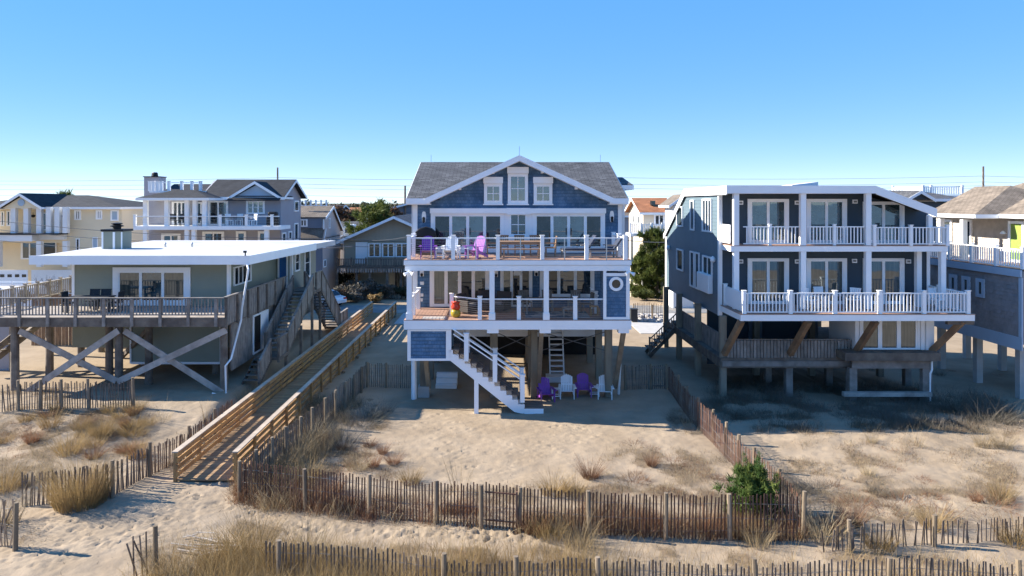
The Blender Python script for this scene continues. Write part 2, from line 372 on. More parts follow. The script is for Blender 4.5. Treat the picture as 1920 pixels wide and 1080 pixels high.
def railing(parent, pts, h, posts, m='white', pw=.13, rail=(.08, .05), bal=None, balw=.045, mids=(), low=.08, name='deck_railing', cables=0, cap=True, top_over=0.08):
    """pts polyline of (x,y,z floor); posts list of (segment, t); bal spacing of balusters"""
    pts = [Vector(p) for p in pts]; mb = MB()
    for a, b in zip(pts, pts[1:]):
        up = Vector((0, 0, 1)); mb.beam(a + up * (h - rail[1]/2), b + up * (h - rail[1]/2), rail[0], rail[1])
        if low is not None: mb.beam(a + up * low, b + up * low, rail[0] * .7, rail[1])
    r = mb.build(name, m, parent)
    pm = MB().box(-pw/2, pw/2, -pw/2, pw/2, -.02, h + top_over)
    if cap: pm.box(-pw*.65, pw*.65, -pw*.65, pw*.65, h + top_over + .001, h + top_over + .035)
    P = Pieces('post', m, pm)
    for sgi, t in posts: P.put(r, pts[sgi].lerp(pts[sgi + 1], t))
    if bal:
        Bm = Pieces('baluster', m, MB().box(-balw/2, balw/2, -balw/2, balw/2, (low or 0) + .005, h - rail[1] - .002))
        for a, b in zip(pts, pts[1:]):
            n = max(2, int((b - a).length / bal))
            for i in range(1, n): Bm.put(r, a.lerp(b, i / n), (0, 0, math.atan2((b-a).y, (b-a).x)))
    if cables:
        cb = MB()
        for a, b in zip(pts, pts[1:]):
            for i in range(cables):
                z = Vector((0, 0, .1 + (h - .2) * i / (cables - 1) if cables > 1 else h/2)); cb.beam(a + z, b + z, .008, .008)
        cb.build('cable', 'steel', r)
    return r
# ================================================================== sand, street, sea
_T = rng.random((256, 256))
def vn(x, y):
    xi = np.floor(x).astype(int); yi = np.floor(y).astype(int); fx = x - xi; fy = y - yi
    fx = fx * fx * (3 - 2 * fx); fy = fy * fy * (3 - 2 * fy); a = lambda i, j: _T[(xi + i) & 255, (yi + j) & 255]
    return (a(0, 0) * (1 - fx) + a(1, 0) * fx) * (1 - fy) + (a(0, 1) * (1 - fx) + a(1, 1) * fx) * fy
def fbm(x, y, o=4): return sum(vn(x * 2 ** k + 17 * k, y * 2 ** k + 31 * k) * .5 ** (k + 1) for k in range(o)) / (1 - .5 ** o)
def gzv(x, y):
    x = np.asarray(x, float); y = np.asarray(y, float)
    m = np.clip((56 - y) / 8, 0, 1) * np.clip((44 - np.abs(x)) / 8, 0, 1)
    h = .34 * (fbm(x / 5 + 40, y / 5 + 40, 3) - .5) + .07 * (fbm(x / .9, y / .9, 3) - .5)
    h += .22 * np.exp(-((x + 17) / 5) ** 2 - ((y - 26) / 4) ** 2) + .16 * np.exp(-((x - 17) / 6) ** 2 - ((y - 21.5) / 2) ** 2)
    ss = lambda a, b, t: (lambda q: q * q * (3 - 2 * q))(np.clip((t - a) / (b - a), 0, 1))
    h *= 1 - .7 * ss(-10, -11.5, x) * ss(27, 30, y)
    h += .78 * ss(-11.5, -12.7, x) * ss(26.2, 30.5, y)
    yard = np.clip((8 - np.abs(x - .8)) / 2, 0, 1) * np.clip((y - 24) / 2, 0, 1); h *= 1 - .8 * yard
    return h * m - np.clip(16.0 - y, 0, 30) * .07
def gz(x, y): return float(gzv(x, y))
def G(px, py):
    z = 0.
    for _ in range(8): Y_ = F * (H - z) / (py - CY); X_ = (px - CX) * Y_ / F; z = .5 * z + .5 * gz(X_, Y_)
    return (X_, Y_)
# litter: where dead grass and twigs lie on the sand (photo-measured patches: centre px, half sizes px, amount)
_LP = [(120, 815, 190, 62, .95), (30, 880, 90, 70, 1), (330, 880, 120, 22, .5), (620, 860, 120, 60, .9), (700, 870, 70, 50, .6), (740, 930, 330, 22, .55), (1240, 880, 150, 55, .62),
       (1130, 935, 330, 30, .8), (1560, 900, 150, 90, .62), (1750, 940, 170, 32, .75), (1860, 900, 70, 50, .7), (1500, 990, 420, 30, .85), (560, 1040, 320, 34, 1), (1000, 1050, 500, 28, .8), (1500, 1060, 450, 26, .6),
       (1600, 770, 360, 50, 1.3), (1500, 730, 200, 40, 1.2), (1440, 700, 120, 40, .8), (1860, 790, 100, 45, .9), (1700, 845, 280, 28, .38), (150, 770, 200, 14, .7), (690, 780, 60, 45, .8), (1290, 780, 50, 40, .6), (60, 1010, 60, 20, .5), (330, 1050, 90, 40, .8), (480, 990, 60, 30, .8)]
def litter(x, y):
    x = np.asarray(x, float); y = np.asarray(y, float)
    py = CY + F * H / np.maximum(y, 5); px = CX + F * x / np.maximum(y, 5); w_ = np.zeros_like(px)
    for a, b, c, d, v in _LP: w_ = np.maximum(w_, v * np.clip(1.5 * (1 - ((px - a) / c) ** 2 - ((py - b) / d) ** 2), 0, 1))
    return np.clip(w_ * np.clip((fbm(x * 1.1, y * 1.1, 4) - .40) * 5, 0, 1) * 1.1, 0, 1)
def axis(lo, hi, fine0, fine1, d, g=1.35):
    a = list(np.arange(fine0, fine1, d)); s = d
    while a[0] > lo: s *= g; a.insert(0, a[0] - s)
    s = d
    while a[-1] < hi: s *= g; a.append(a[-1] + s)
    return np.array(a)
gx = axis(-5000, 5000, -24, 24.5, .085); gy = axis(-48, 6000, 15.2, 33, .075)
GXm, GYm = np.meshgrid(gx, gy); gzm = gzv(GXm, GYm)
fine = (np.abs(GXm) < 24) & (GYm > 15.2) & (GYm < 33)
rip = (fbm(GXm / .55 + 9, GYm / .35 + 5, 3) - .5) * .04 + (fbm(GXm / .2 + 3, GYm / .17 + 7, 2) - .5) * .04
gzm = gzm + np.where(fine, rip, 0)
feet = []
def prints(poly, n, s=1.0):
    (ax, ay), (bx, by), wdt = poly
    for _ in range(n):
        t = rng.random(); k = rng.normal() * .45; px = ax + (bx - ax) * t; py = ay + (by - ay) * t + k * wdt
        x, y = G(px + rng.normal() * wdt * .8, py); feet.append((x, y, rng.uniform(.045, .11) * s, rng.uniform(.02, .05), rng.uniform(-.6, .6)))
feet_paths = [(((60, 1000), (430, 930), 38), 330), (((10, 1050), (340, 985), 30), 210), (((440, 940), (520, 985), 22), 110), (((540, 985), (1000, 1008), 16), 260), (((1000, 1010), (880, 1006), 14), 60), (((870, 880), (830, 800), 22), 60), (((1100, 800), (900, 890), 30), 70), (((1420, 850), (1800, 950), 18), 120)]
for pth, n in feet_paths: prints(pth, n)
for x, y, r, d, an in feet:
    ix0, ix1 = np.searchsorted(gx, [x - .45, x + .45]); iy0, iy1 = np.searchsorted(gy, [y - .45, y + .45])
    if ix1 <= ix0 or iy1 <= iy0: continue
    sx, sy_ = GXm[iy0:iy1, ix0:ix1] - x, GYm[iy0:iy1, ix0:ix1] - y; ca, sa = math.cos(an), math.sin(an); u, v = (sx * ca + sy_ * sa) / (r * .75), (-sx * sa + sy_ * ca) / (r * 1.25); q = u * u + v * v
    gzm[iy0:iy1, ix0:ix1] += -d * np.exp(-q) + d * .45 * np.exp(-(np.sqrt(q) - 1.5) ** 2 * 4)
ny, nx = GXm.shape; idx = np.arange(ny * nx).reshape(ny, nx)
faces = np.stack([idx[:-1, :-1], idx[:-1, 1:], idx[1:, 1:], idx[1:, :-1]], -1).reshape(-1, 4)
m = mat('sand', (.325, .252, .175), .95, .14, .9, bump=.6, bscale=11, spec=.1, col2=(.285, .218, .148))
n_ = m.node_tree.nodes; l_ = m.node_tree.links; b_ = n_['Principled BSDF']; src = b_.inputs['Base Color'].links[0].from_socket
at = n_.new('ShaderNodeAttribute'); at.attribute_name = 'litter'; mx = n_.new('ShaderNodeMix'); mx.data_type = 'RGBA'
tcn = n_.new('ShaderNodeTexCoord'); nzn = n_.new('ShaderNodeTexNoise'); nzn.inputs['Scale'].default_value = 19; nzn.inputs['Detail'].default_value = 8; nzn.inputs['Roughness'].default_value = .8; l_.new(tcn.outputs['Object'], nzn.inputs['Vector'])
ad = n_.new('ShaderNodeMath'); ad.operation = 'ADD'; l_.new(at.outputs['Fac'], ad.inputs[0]); l_.new(nzn.outputs['Fac'], ad.inputs[1])
mr = n_.new('ShaderNodeMapRange'); mr.inputs[1].default_value = .80; mr.inputs[2].default_value = 1.18; mr.inputs[4].default_value = .72; l_.new(ad.outputs[0], mr.inputs[0]); l_.new(mr.outputs[0], mx.inputs[0])
l_.new(src, mx.inputs[6]); mx.inputs[7].default_value = (.15, .105, .065, 1)
# beyond the street the ground is winter grass and pine litter
sp = n_.new('ShaderNodeSeparateXYZ'); l_.new(tcn.outputs['Object'], sp.inputs[0]); m3 = n_.new('ShaderNodeMapRange'); m3.inputs[1].default_value = 68; m3.inputs[2].default_value = 80; l_.new(sp.outputs[1], m3.inputs[0])
mx2 = n_.new('ShaderNodeMix'); mx2.data_type = 'RGBA'; l_.new(m3.outputs[0], mx2.inputs[0]); l_.new(mx.outputs[2], mx2.inputs[6]); mx2.inputs[7].default_value = (.10, .085, .05, 1); l_.new(mx2.outputs[2], b_.inputs['Base Color'])
gr = fast_mesh('sand_ground', np.stack([GXm, GYm, gzm], -1).reshape(-1, 3), faces, 'sand', kind='structure', smooth=True)
aa = gr.data.attributes.new('litter', 'FLOAT', 'POINT'); aa.data.foreach_set('value', litter(GXm, GYm).ravel().astype(np.float32))
MB().box(-300, 300, 59.3, 63.6, -.3, .03).build('street', 'asphalt', kind='structure')
MB().box(-8.5, -4.6, 54, 59.2, -.3, .025).box(10.2, 15.0, 50, 59.2, -.3, .025).build('driveway', 'concrete', kind='structure')
m = mat('sea_water', (.02, .06, .07), .12, .2, .02, bump=1.0, bscale=.6, spec=.5)
MB().box(-6000, 6000, -6000, -40, -4.5, -4.2).build('sea', 'sea_water', kind='structure')
# ================================================================== timber boardwalk
bwk = thing('boardwalk', 'long new timber boardwalk with plank railings leading from the street to the sand', 'boardwalk', (-10, 23, 0))
BX0, BX1, BY0, BY1, BZ = -11.1, -9.05, 23.2, 58.6, .17
pb = Pieces('deck_plank', 'walk_board', MB().box(BX0 + .02, BX1 - .02, -.066, .066, -.04, 0)); n = int((BY1 - BY0) / .142)
fr = MB().box(BX0 + .1, BX0 + .2, BY0 + .2, BY1, BZ - .3, BZ - .042).box(BX1 - .2, BX1 - .1, BY0 + .2, BY1, BZ - .3, BZ - .042).build('joist', 'new_wood', bwk)
for i in range(n): pb.put(bwk, (0, BY0 + .1 + i * .142, BZ + random.uniform(-.004, .004)))
sec = 1.86; ns = int((BY1 - BY0) / sec)
rp = Pieces('rail_plank', 'new_wood', MB().box(-.02, .02, .002, sec - .002, -.075, .075)); po = Pieces('post', 'new_wood', MB().box(-.05, .05, -.05, .05, -.35, .92)); cp = Pieces('cap_rail', 'cap_wood', MB().box(-.1, .1, .001, sec - .001, -.02, .02))
for x, s in ((BX0, 1), (BX1, -1)):
    for i in range(ns + 1):
        y = BY0 + i * sec; po.put(bwk, (x, y + (.05 if i == 0 else 0), BZ))
        if i < ns:
            for z in (.17, .42, .66, .86): rp.put(bwk, (x + s * .072, y, BZ + z))
            cp.put(bwk, (x, y, BZ + .945))
su = Pieces('support_post', 'post_wood', MB().tube([(0, 0, -.6), (0, 0, .1)], .1, 8))
for i in range(0, ns, 2): su.put(bwk, (BX1 + .12, BY0 + .5 + i * sec, 0))
# ================================================================== sand fences
PK = [Pieces('picket', 'picket', MB().box(-.02, .02, -.006, .006, -.15, 1.2 + d)) for d in (0, -.03, .03)]; PG = [Pieces('picket', 'picket_grey', MB().box(-.02, .02, -.006, .006, -.15, 1.2 + d)) for d in (0, -.05, .03)]
PO = Pieces('post', 'post_wood', MB().tube([(0, 0, -.3), (0, 0, 1.3)], [.07, .06], 8))
def fence(label, pts, posts, pitch=.106, h=1.0, pk=None, sink=0.0, lean=0.009, group='slatted sand fences', side=1, gaps=()):
    """pts ground polyline; posts are distances along it"""
    pk = pk or PK; P = [Vector((x, y, 0)) for x, y in pts]; L_ = [0]
    for a, b in zip(P, P[1:]): L_.append(L_[-1] + (b - a).length)
    def at(d):
        for i in range(len(P) - 1):
            if d <= L_[i + 1] or i == len(P) - 2:
                v = P[i].lerp(P[i + 1], (d - L_[i]) / max(1e-6, L_[i + 1] - L_[i])); dr = P[i + 1] - P[i]; return v, math.atan2(dr.y, dr.x)
    t = thing('sand_fence', label, 'fence', (P[0].x, P[0].y, gz(P[0].x, P[0].y)), group); d = .05; drift = 0
    n = int(L_[-1] / pitch); wires = [[], [], []]
    for i in range(n):
        d = (i + .5 + random.uniform(-.06, .06)) * pitch; v, an = at(d)
        if any(a < d < b for a, b in gaps): continue
        drift = drift * .93 + random.uniform(-.018, .018); z = gz(v.x, v.y) - sink + .05 * math.sin(d * .9)
        random.choice(pk).put(t, (v.x, v.y, z), (random.uniform(-.03, .03), random.gauss(0, lean) + drift * .35, an), (1, 1, h * random.uniform(.96, 1.03)))
        for k, q in enumerate((.2, .55, .95)): wires[k].append((v.x, v.y + .008, z + q * h))
    mb = MB()
    for wv in wires: mb.tube(wv[::6] + [wv[-1]], .006, 4)
    mb.build('wire', 'wire', t)
    for q in posts:
        v, an = at(q * L_[-1]); nx_, ny_ = math.sin(an), -math.cos(an); PO.put(t, (v.x + nx_ * .08 * side, v.y + ny_ * .08 * side, gz(v.x, v.y) - sink * .8), (random.uniform(-.03, .03), random.uniform(-.03, .03), 0), (1, 1, .92 + h * .08))
    return t
def frac(pts, q):
    """fraction along polyline nearest each ground point"""
    out = []
    P = [Vector(p) for p in pts]; tot = sum((b - a).length for a, b in zip(P, P[1:]))
    for p in q:
        p = Vector(p); best = (1e9, 0); acc = 0
        for a, b in zip(P, P[1:]):
            ab = b - a; t = max(0, min(1, (p - a).dot(ab) / ab.length_squared)); dd = (a + ab * t - p).length
            if dd < best[0]: best = (dd, (acc + ab.length * t) / tot)
            acc += ab.length
        out.append(best[1])
    return out
def fpx(label, pix, postpix, **k):
    pts = [G(*p) for p in pix]; return fence(label, pts, frac(pts, [G(*p) for p in postpix]), **k)
fpx('reddish sand fence with plain gate along the front of the blue house yard', [(450, 937), (575, 955), (694, 967), (819, 981), (904, 989), (974, 996), (1105, 1003), (1247, 1008), (1367, 1011), (1502, 1014)],
    [(452, 937), (575, 955), (694, 967), (819, 981), (904, 989), (974, 996), (1105, 1003), (1247, 1008), (1367, 1011)], h=1.03, pitch=.1)
fence('sand fence with pale posts along the right side of the blue house yard', [(8.5, 19.4), (8.6, 22), (8.5, 26), (8.35, 30), (8.5, 34.9)], [0, .12, .25, .34, .43, .52, .64, .75, .87], h=.98, pitch=.11)
fence('grey sand fence running beside the boardwalk down the left of the yard', [(-8.4, 22.1), (-8.05, 25), (-7.5, 29), (-7.0, 35.2)], [.06, .15, .24, .33, .42, .52, .62, .72, .82, .92, 1], h=1.02, pk=PG, pitch=.1)
fence('grey picket gate fence at left between boardwalk and blue house', [(-6.95, 35.25), (-4.55, 35.2)], [0.02, .42], h=.98, pk=PG, pitch=.1)
fence('grey picket fence with framed gate between blue and slate houses', [(6.3, 35.0), (8.5, 35.0)], [.02, .62, .98], h=.98, pk=PG, pitch=.1)
fpx('broken sand fence left of the boardwalk end, behind the golden bush', [(40, 950), (110, 943), (160, 938), (212, 930), (277, 893), (353, 858), (400, 822), (440, 790)], [(212, 930), (277, 893), (353, 858), (400, 822)], h=.95, pk=PG, lean=.05, sink=.12, pitch=.07)
fence('weathered low sand fence along the whole bottom edge of the photo', [(-6.0, 17.3), (-4.6, 17.2), (-2.6, 16.9), (-1, 16.4), (2.1, 16.3), (5, 16.3), (13.5, 16.3)], [.02, .24, .33, .43, .62, .78, .94], h=1.0, pk=PG, sink=.2, lean=.014, pitch=.105)
fpx('half buried dark sand fence at right beyond the yard corner', [(1545, 1035), (1610, 1030), (1747, 1020), (1830, 1018), (1925, 1006)], [(1747, 1020), (1590, 1032)], h=1.0, pk=PG, sink=.55, lean=.06, pitch=.125)
fpx('grey sand fence in front of the piles below the sage house deck', [(-10, 775), (36, 768), (118, 766), (168, 765), (252, 762)], [(36, 768), (77, 767), (118, 766), (168, 765), (252, 762)], h=.92, pk=PG, lean=.04)
fpx('leaning grey pickets against a post at the far left edge', [(-25, 1020), (10, 1026), (34, 1030)], [(34, 1030)], h=1.1, pk=PG, lean=.16)
fpx('short broken run of pickets by a leaning post near the bottom left', [(248, 1098), (268, 1090), (288, 1078)], [(287, 1078)], h=1.0, pk=PG, lean=.15)
ofn = fence('orange tinted picket fence by the street between blue and slate houses', [(X(1187, 56), 56), (X(1250, 56), 55.2)], [.02, .55, .95], h=1.15, pitch=.14)
gt = thing('picket_gate', 'picket gate with two cross rails in the middle of the front yard fence', 'gate', (*G(939, 994), 0)); 
a, b = G(909, 991), G(969, 997)
for z in (.28, 1.1): MB().beam((a[0], a[1] - .05, gz(*a) + z), (b[0], b[1] - .05, gz(*b) + z), .025, .035).build('cross_rail', 'picket', gt)
MB().beam((b[0], b[1] - .1, gz(*b)), (b[0], b[1] - .1, gz(*b) + 1.2), .06, .06).build('stile', 'picket', gt)
gt = thing('fence_gate', 'framed grey picket gate in the fence beside the slate house', 'gate', (X(1233, 34.9), 34.9, 0))
for z in (.2, 1.12): MB().box(X(1217, 34.9), X(1248, 34.9), 34.9, 34.93, z, z + .06).build('cross_rail', 'old_wood', gt)
for p in (1217, 1247): MB().box(X(p, 34.9) - .03, X(p, 34.9) + .03, 34.87, 34.897, .05, 1.25).build('stile', 'old_wood', gt)
db = thing('fence_debris', 'pile of bleached broken fence slats on sand at lower left', 'debris', (*G(385, 1012), 0))
for i in range(16):
    px, py = 345 + random.random() * 75, 1003 + random.random() * 40; x, y = G(px, py); a = random.uniform(-.5, .5); l = random.uniform(.4, 1.0); z = gz(x, y) + .03 + .015 * i * .5
    MB().beam((x - l/2 * math.cos(a), y - l/2 * math.sin(a), z), (x + l/2 * math.cos(a), y + l/2 * math.sin(a), z + random.uniform(-.02, .1)), .04, .012).build('slat', 'pale_wood', db)
MB().box(-300, 300, 76, 82, -.3, .03).build('back_road', 'concrete', kind='structure')
# ================================================================== blue shingled house in the middle
YD, YW, YE = 31.0, 34.8, 34.2                       # deck front, front wall, eave front
xd = lambda p: X(p, YD); zd = lambda p: Z(p, YD); xw = lambda p: X(p, YW); zw = lambda p: Z(p, YW)
DL, DU = zd(600), zd(487)                           # lower and upper deck floors (4.27, 7.0)
main = thing('beach_house', 'blue shingled beach house with white trim and two open decks on piles', 'house', (.8, 34.8, 0))
XL, XR = xw(774), xw(1166); ZE = Z(372, YE); ZR = Z(290, YE) - .02; YR = 40.4
mb = MB(); mb.box(XL, XR, YW, 46.2, 3.45, ZE - .02)
mb.prism([(XL + .02, YW + .02, ZE - .03), (XL + .02, 46.2, ZE - .03), (XL + .02, YR, ZR - .12)], (XR - XL - .04, 0, 0))
GX = X(974, YE); gl, gr = X(799, YE), X(1150, YE)
mb.prism([(gl + .2, YW, ZE - .1), (gr - .2, YW, ZE - .1), (GX, YW, ZR - .16)], (0, 5.3, 0))
mb.build('wall', 'blue_shingle', main)
RX0, RX1 = X(762, YE), X(1178, YE)
mb = MB(); zt_ = ZR + .02
mb.slab((RX0, YE, ZE), (gl, YE, ZE), (GX, YR, zt_), (RX0, YR, zt_), .16); mb.slab((gr, YE, ZE), (RX1, YE, ZE), (RX1, YR, zt_), (GX, YR, zt_), .16); mb.slab((RX1, 46.6, ZE), (RX0, 46.6, ZE), (RX0, YR, zt_), (RX1, YR, zt_), .16)
roof = mb.build('roof', 'roof_grey', main)
for x in (RX0 - .03, RX1 + .002):
    for ya in (YE, 46.6): MB().hexa([(x, ya, ZE - .26), (x + .028, ya, ZE - .26), (x + .028, YR, zt_ - .26), (x, YR, zt_ - .26), (x, ya, ZE - .015), (x + .028, ya, ZE - .015), (x + .028, YR, zt_ - .015), (x, YR, zt_ - .015)]).build('fascia', 'white', roof)
mb = MB(); y1 = YR + .1
mb.slab((gl, YE - .05, ZE + .02), (GX, YE - .05, ZR), (GX, y1, ZR), (gl, y1, ZE + .02), .15); mb.slab((GX, YE - .05, ZR), (gr, YE - .05, ZE + .02), (gr, y1, ZE + .02), (GX, y1, ZR), .15)
mb.build('gable_roof', 'roof_grey', roof)
tb = MB()
for xa, za, xb, zb in ((gl - .05, ZE + .0, GX, ZR), (GX, ZR, gr + .05, ZE + .0)):
    tb.hexa([(xa, YE - .16, za - .30), (xb, YE - .16, zb - .30), (xb, YE - .06, zb - .30), (xa, YE - .06, za - .30), (xa, YE - .16, za - .01), (xb, YE - .16, zb - .01), (xb, YE - .06, zb - .01), (xa, YE - .06, za - .01)])
    tb.hexa([(xa, YE - .05, za - .30), (xb, YE - .05, zb - .30), (xb, YW, zb - .30), (xa, YW, za - .30), (xa, YE - .05, za - .19), (xb, YE - .05, zb - .19), (xb, YW, zb - .19), (xa, YW, za - .19)])
build_each(tb, 'rake_board', 'white', main)
tb = MB()
for a, b in ((RX0, gl + .2), (gr - .2, RX1)):
    tb.box(a, b, YE - .12, YE - .035, ZE - .28, ZE + .0); tb.box(a, b, YE - .03, YW, ZE - .32, ZE - .26)
build_each(tb, 'eave_return', 'white', main)
br = Pieces('eave_bracket', 'white', MB().box(-.06, .06, -.5, 0, -.14, 0))
for px, py in ((863, 352), (925, 322), (1016, 321), (1079, 351)): br.put(main, (xw(px), YW, zw(py) + .02))
# side bay with its own small roof on the right
mb = MB(); mb.box(XR - .01, XR + .55, 37.4, 42.5, 4.3, Z(352, 37.4)); mb.build('side_bay', 'blue_shingle', main)
mb = MB(); z0, z1 = Z(347, 37.4), Z(335, 38.8)
mb.slab((XR - .1, 37.0, z0), (XR + 1.0, 37.0, z0), (XR + .8, 39.2, z1 + .1), (XR - .1, 39.2, z1 + .1), .14); mb.slab((XR + 1., 41.6, z0), (XR - .1, 41.6, z0), (XR - .1, 39.2, z1 + .1), (XR + .8, 39.2, z1 + .1), .14)
r2 = mb.build('bay_roof', 'roof_grey', main); MB().box(XR - .1, XR + 1.0, 36.94, 36.99, z0 - .26, z0 - .02).box(XR + 1.0, XR + 1.04, 37., 41.6, z0 - .26, z0 - .02).build('fascia', 'white', r2)
Wf = Wall((XL, YW), (XR, YW))
wa = lambda p: xw(p) - XL
def ups(z):
    if z <= ZE - .35: return (.0, Wf.L)
    k = min(1, (z + .3 - ZE) / (ZR - ZE)); k = max(k, 0)
    return (gl + (GX - gl) * k - XL + .02, gr + (GX - gr) * k - XL - .02)
shingles(main, Wf, DU, ZR - .35, ups, 'blue_shingle', .165, .17)
shingles(main, Wf, DL, 6.55, lambda z: (0, Wf.L), 'blue_shingle', .165, .17)
tb = MB()
for a, b in ((XL - .02, XL + .24), (XR - .2, XR + .02)): tb.box(a, b, YW - .05, YW - .001, DL, ZE - .33)
tb.box(XL - .05, XL - .002, YW - .05, YW + .2, DL, ZE - .33); tb.box(XR + .002, XR + .05, YW - .05, YW + .2, DL, ZE - .33); tb.box(XR + .5, XR + .6, 37.33, 37.39, 4.3, Z(352, 37.4))
build_each(tb, 'corner_board', 'white', main)
# gable windows
for a, b, t, bo, g in ((906.5, 943, 332, 384, (2, 2)), (951, 991, 313.5, 384, (2, 2)), (999.5, 1036.5, 332, 384, (2, 2))):
    f = window(main, Wf, wa(a) + .03, wa(b) - .03, zw(bo - 2), zw(t + 12), .16, 1, g, glass='glass_bright', sill=True, b=.03)
    mb = MB(); Wf.box(mb, wa(a), wa(b), .02, .22, zw(t + 11.8), zw(t)); mb.build('shutter_box', 'white', f)
# long run of upper sliding doors
mb = MB(); Wf.box(mb, wa(807), wa(1135), .02, .24, zw(400), zw(390.5)); Wf.box(mb, wa(950), wa(994), .24, .27, zw(402), zw(390)); mb.build('shutter_box', 'white', main)
Zb, Zt = DU + .06, zw(400) - .004
for a, b, gs in ((808, 946, ('glass_dark', 'glass_bright', 'glass_bright', 'glass_dark')), (998, 1134, ('glass_dark', 'glass_bright', 'glass_bright', 'glass_dark'))):
    d = window(main, Wf, wa(a), wa(b), Zb, Zt, .15, 4, glass=gs, name='sliding_door', b=.03, sash=.075)
    mb = MB(); c = wa((a + b) / 2)
    for s in (-.12, .12): Wf.box(mb, c + s - .02, c + s + .02, .07, .13, DU + .95, DU + 1.3)
    mb.build('door_handle', 'black', d)
    mb = MB(); Wf.box(mb, wa(a) + .15, wa(b) - .15, .031, .09, Zb + .13, Zb + .3); mb.build('bottom_rail', 'white', d)
mb = MB(); Wf.box(mb, wa(946) + .002, wa(998) - .002, .025, .07, DU + .02, Zt); mb.build('trim_panel', 'white', main)
window(main, Wf, wa(955), wa(988), zw(442), zw(400), .09, 1, (2, 2), b=.08, sill=True, glass='glass')
for px, py, wl, hh in ((795, 407, DU, 22), (1147, 406, DU, 22), (791, 512, DL, 12), (930, 513, DL, 12), (1005.5, 511, DL, 12)):
    s = MB(); cx, cz = xw(px), zw(py); h = hh / 36.8 / 2
    if hh > 15:
        s.prism([(cx + .11 * math.cos(t), YW - .05, cz + h * .95 * max(-1, min(1, 1.25 * math.sin(t)))) for t in [i * math.pi / 8 for i in range(16)]], (0, .04, 0))
    else: s.box(cx - .1, cx + .1, YW - .06, YW - .02, cz - h, cz + h)
    so_ = s.build('wall_light', 'white', main)
    q = MB(); q.lathe((cx, YW - .13, cz - h * .95), [(.03, 0), (.065, .04), (.065, h * .7), (.08, h * .8), (.02, h * 1.0)], 8); q.build('lamp', 'black', so_)
# ---- decks
dx0, dx1 = xd(757), xd(1184)
for fl, f1, b0, b1, nm in ((DU, zd(497), zd(498.5), zd(508), 'upper_deck'), (DL, zd(618), None, None, 'lower_deck')):
    d = MB().box(dx0 + .04, dx1 - .04, YD + .06, YW - .03, fl - .24, fl - .03).build(nm, 'offwhite', main)
    bp = Pieces('deck_board', 'deck_board', MB().box(dx0, dx1, -.067, .067, -.029, 0))
    n = int((YW - .03 - YD) / .14)
    for i in range(n): bp.put(d, (0, YD + .07 + i * .14, fl))
    f = MB().box(dx0, dx1, YD + .0, YD + .055, f1, fl - .031).box(dx0, dx0 + .038, YD + .057, YW - .05, f1, fl - .031).box(dx1 - .038, dx1, YD + .057, YW - .05, f1, fl - .031)
    if b0: f.box(dx0 + .05, dx1 - .05, YD + .03, YD + .2, b1, b0 + .02).box(dx0 + .05, dx0 + .2, YD + .202, YW - .05, b1, f1 - .002).box(dx1 - .2, dx1 - .05, YD + .202, YW - .05, b1, f1 - .002)
    f.build('fascia', 'white', d)
    if b0: MB().box(dx0 + .2, dx1 - .2, YD + .21, YW - .05, fl - .34, fl - .26).build('ceiling', 'white', d)
sb = MB()
for a, b in ((913, 935), (1012, 1033), (1160, 1180)): sb.box(xd(a), xd(b), YD + .02, YD + .5, zd(625), zd(618) - .002)
build_each(sb, 'beam_block', 'white', main)
ux0, ux1 = xd(766), xd(1173.5)
railing(main, [(ux0, YW - .35, DU), (ux0, YD + .12, DU), (ux1, YD + .12, DU), (ux1, YW - .35, DU)], 1.0,
        [(0, 0), (0, 1)] + [(1, (xd(p) - ux0) / (ux1 - ux0)) for p in (849.5, 933.5, 1017, 1100.5)] + [(2, 0), (2, 1), (2, .5), (0, .5)], pw=.17, rail=(.09, .045), low=None, cables=9)
st = MB()
for p in (808, 892, 976, 1059, 1138): st.box(xd(p) - .022, xd(p) + .022, YD + .10, YD + .14, DU, DU + .95)
build_each(st, 'steel_stanchion', 'steel', main)
# lower columns and railing
col = MB(); pc = Pieces('column', 'white', MB().box(-.115, .115, -.115, .115, 0, zd(508) - DL - .003).box(-.15, .15, -.15, .15, 0, .3))
for p, y in ((767, YD + .16), (922.5, YD + .16), (1024.5, YD + .16)): pc.put(main, (xd(p), y, DL))
lx = [xd(p) for p in (899.5, 973, 1079, 1131)]
railing(main, [(xd(843.5), YD + 1.15, DL), (lx[0], YD + .16, DL), (lx[3], YD + .16, DL)], .95, [(0, 0), (1, 0), (1, (lx[1]-lx[0])/(lx[3]-lx[0])), (1, (lx[2]-lx[0])/(lx[3]-lx[0]))], pw=.18, rail=(.09, .045), low=None, cables=9)
railing(main, [(xd(768), YD + .3, DL), (xd(768), YW - .4, DL)], .95, [(0, .35), (0, .97)], pw=.18, rail=(.09, .045), low=None, cables=9)
railing(main, [(xd(1128), YD + 1.2, DL), (xd(1128), YW - .4, DL)], .95, [(0, .3), (0, .97)], pw=.15, rail=(.09, .045), low=None, cables=9)
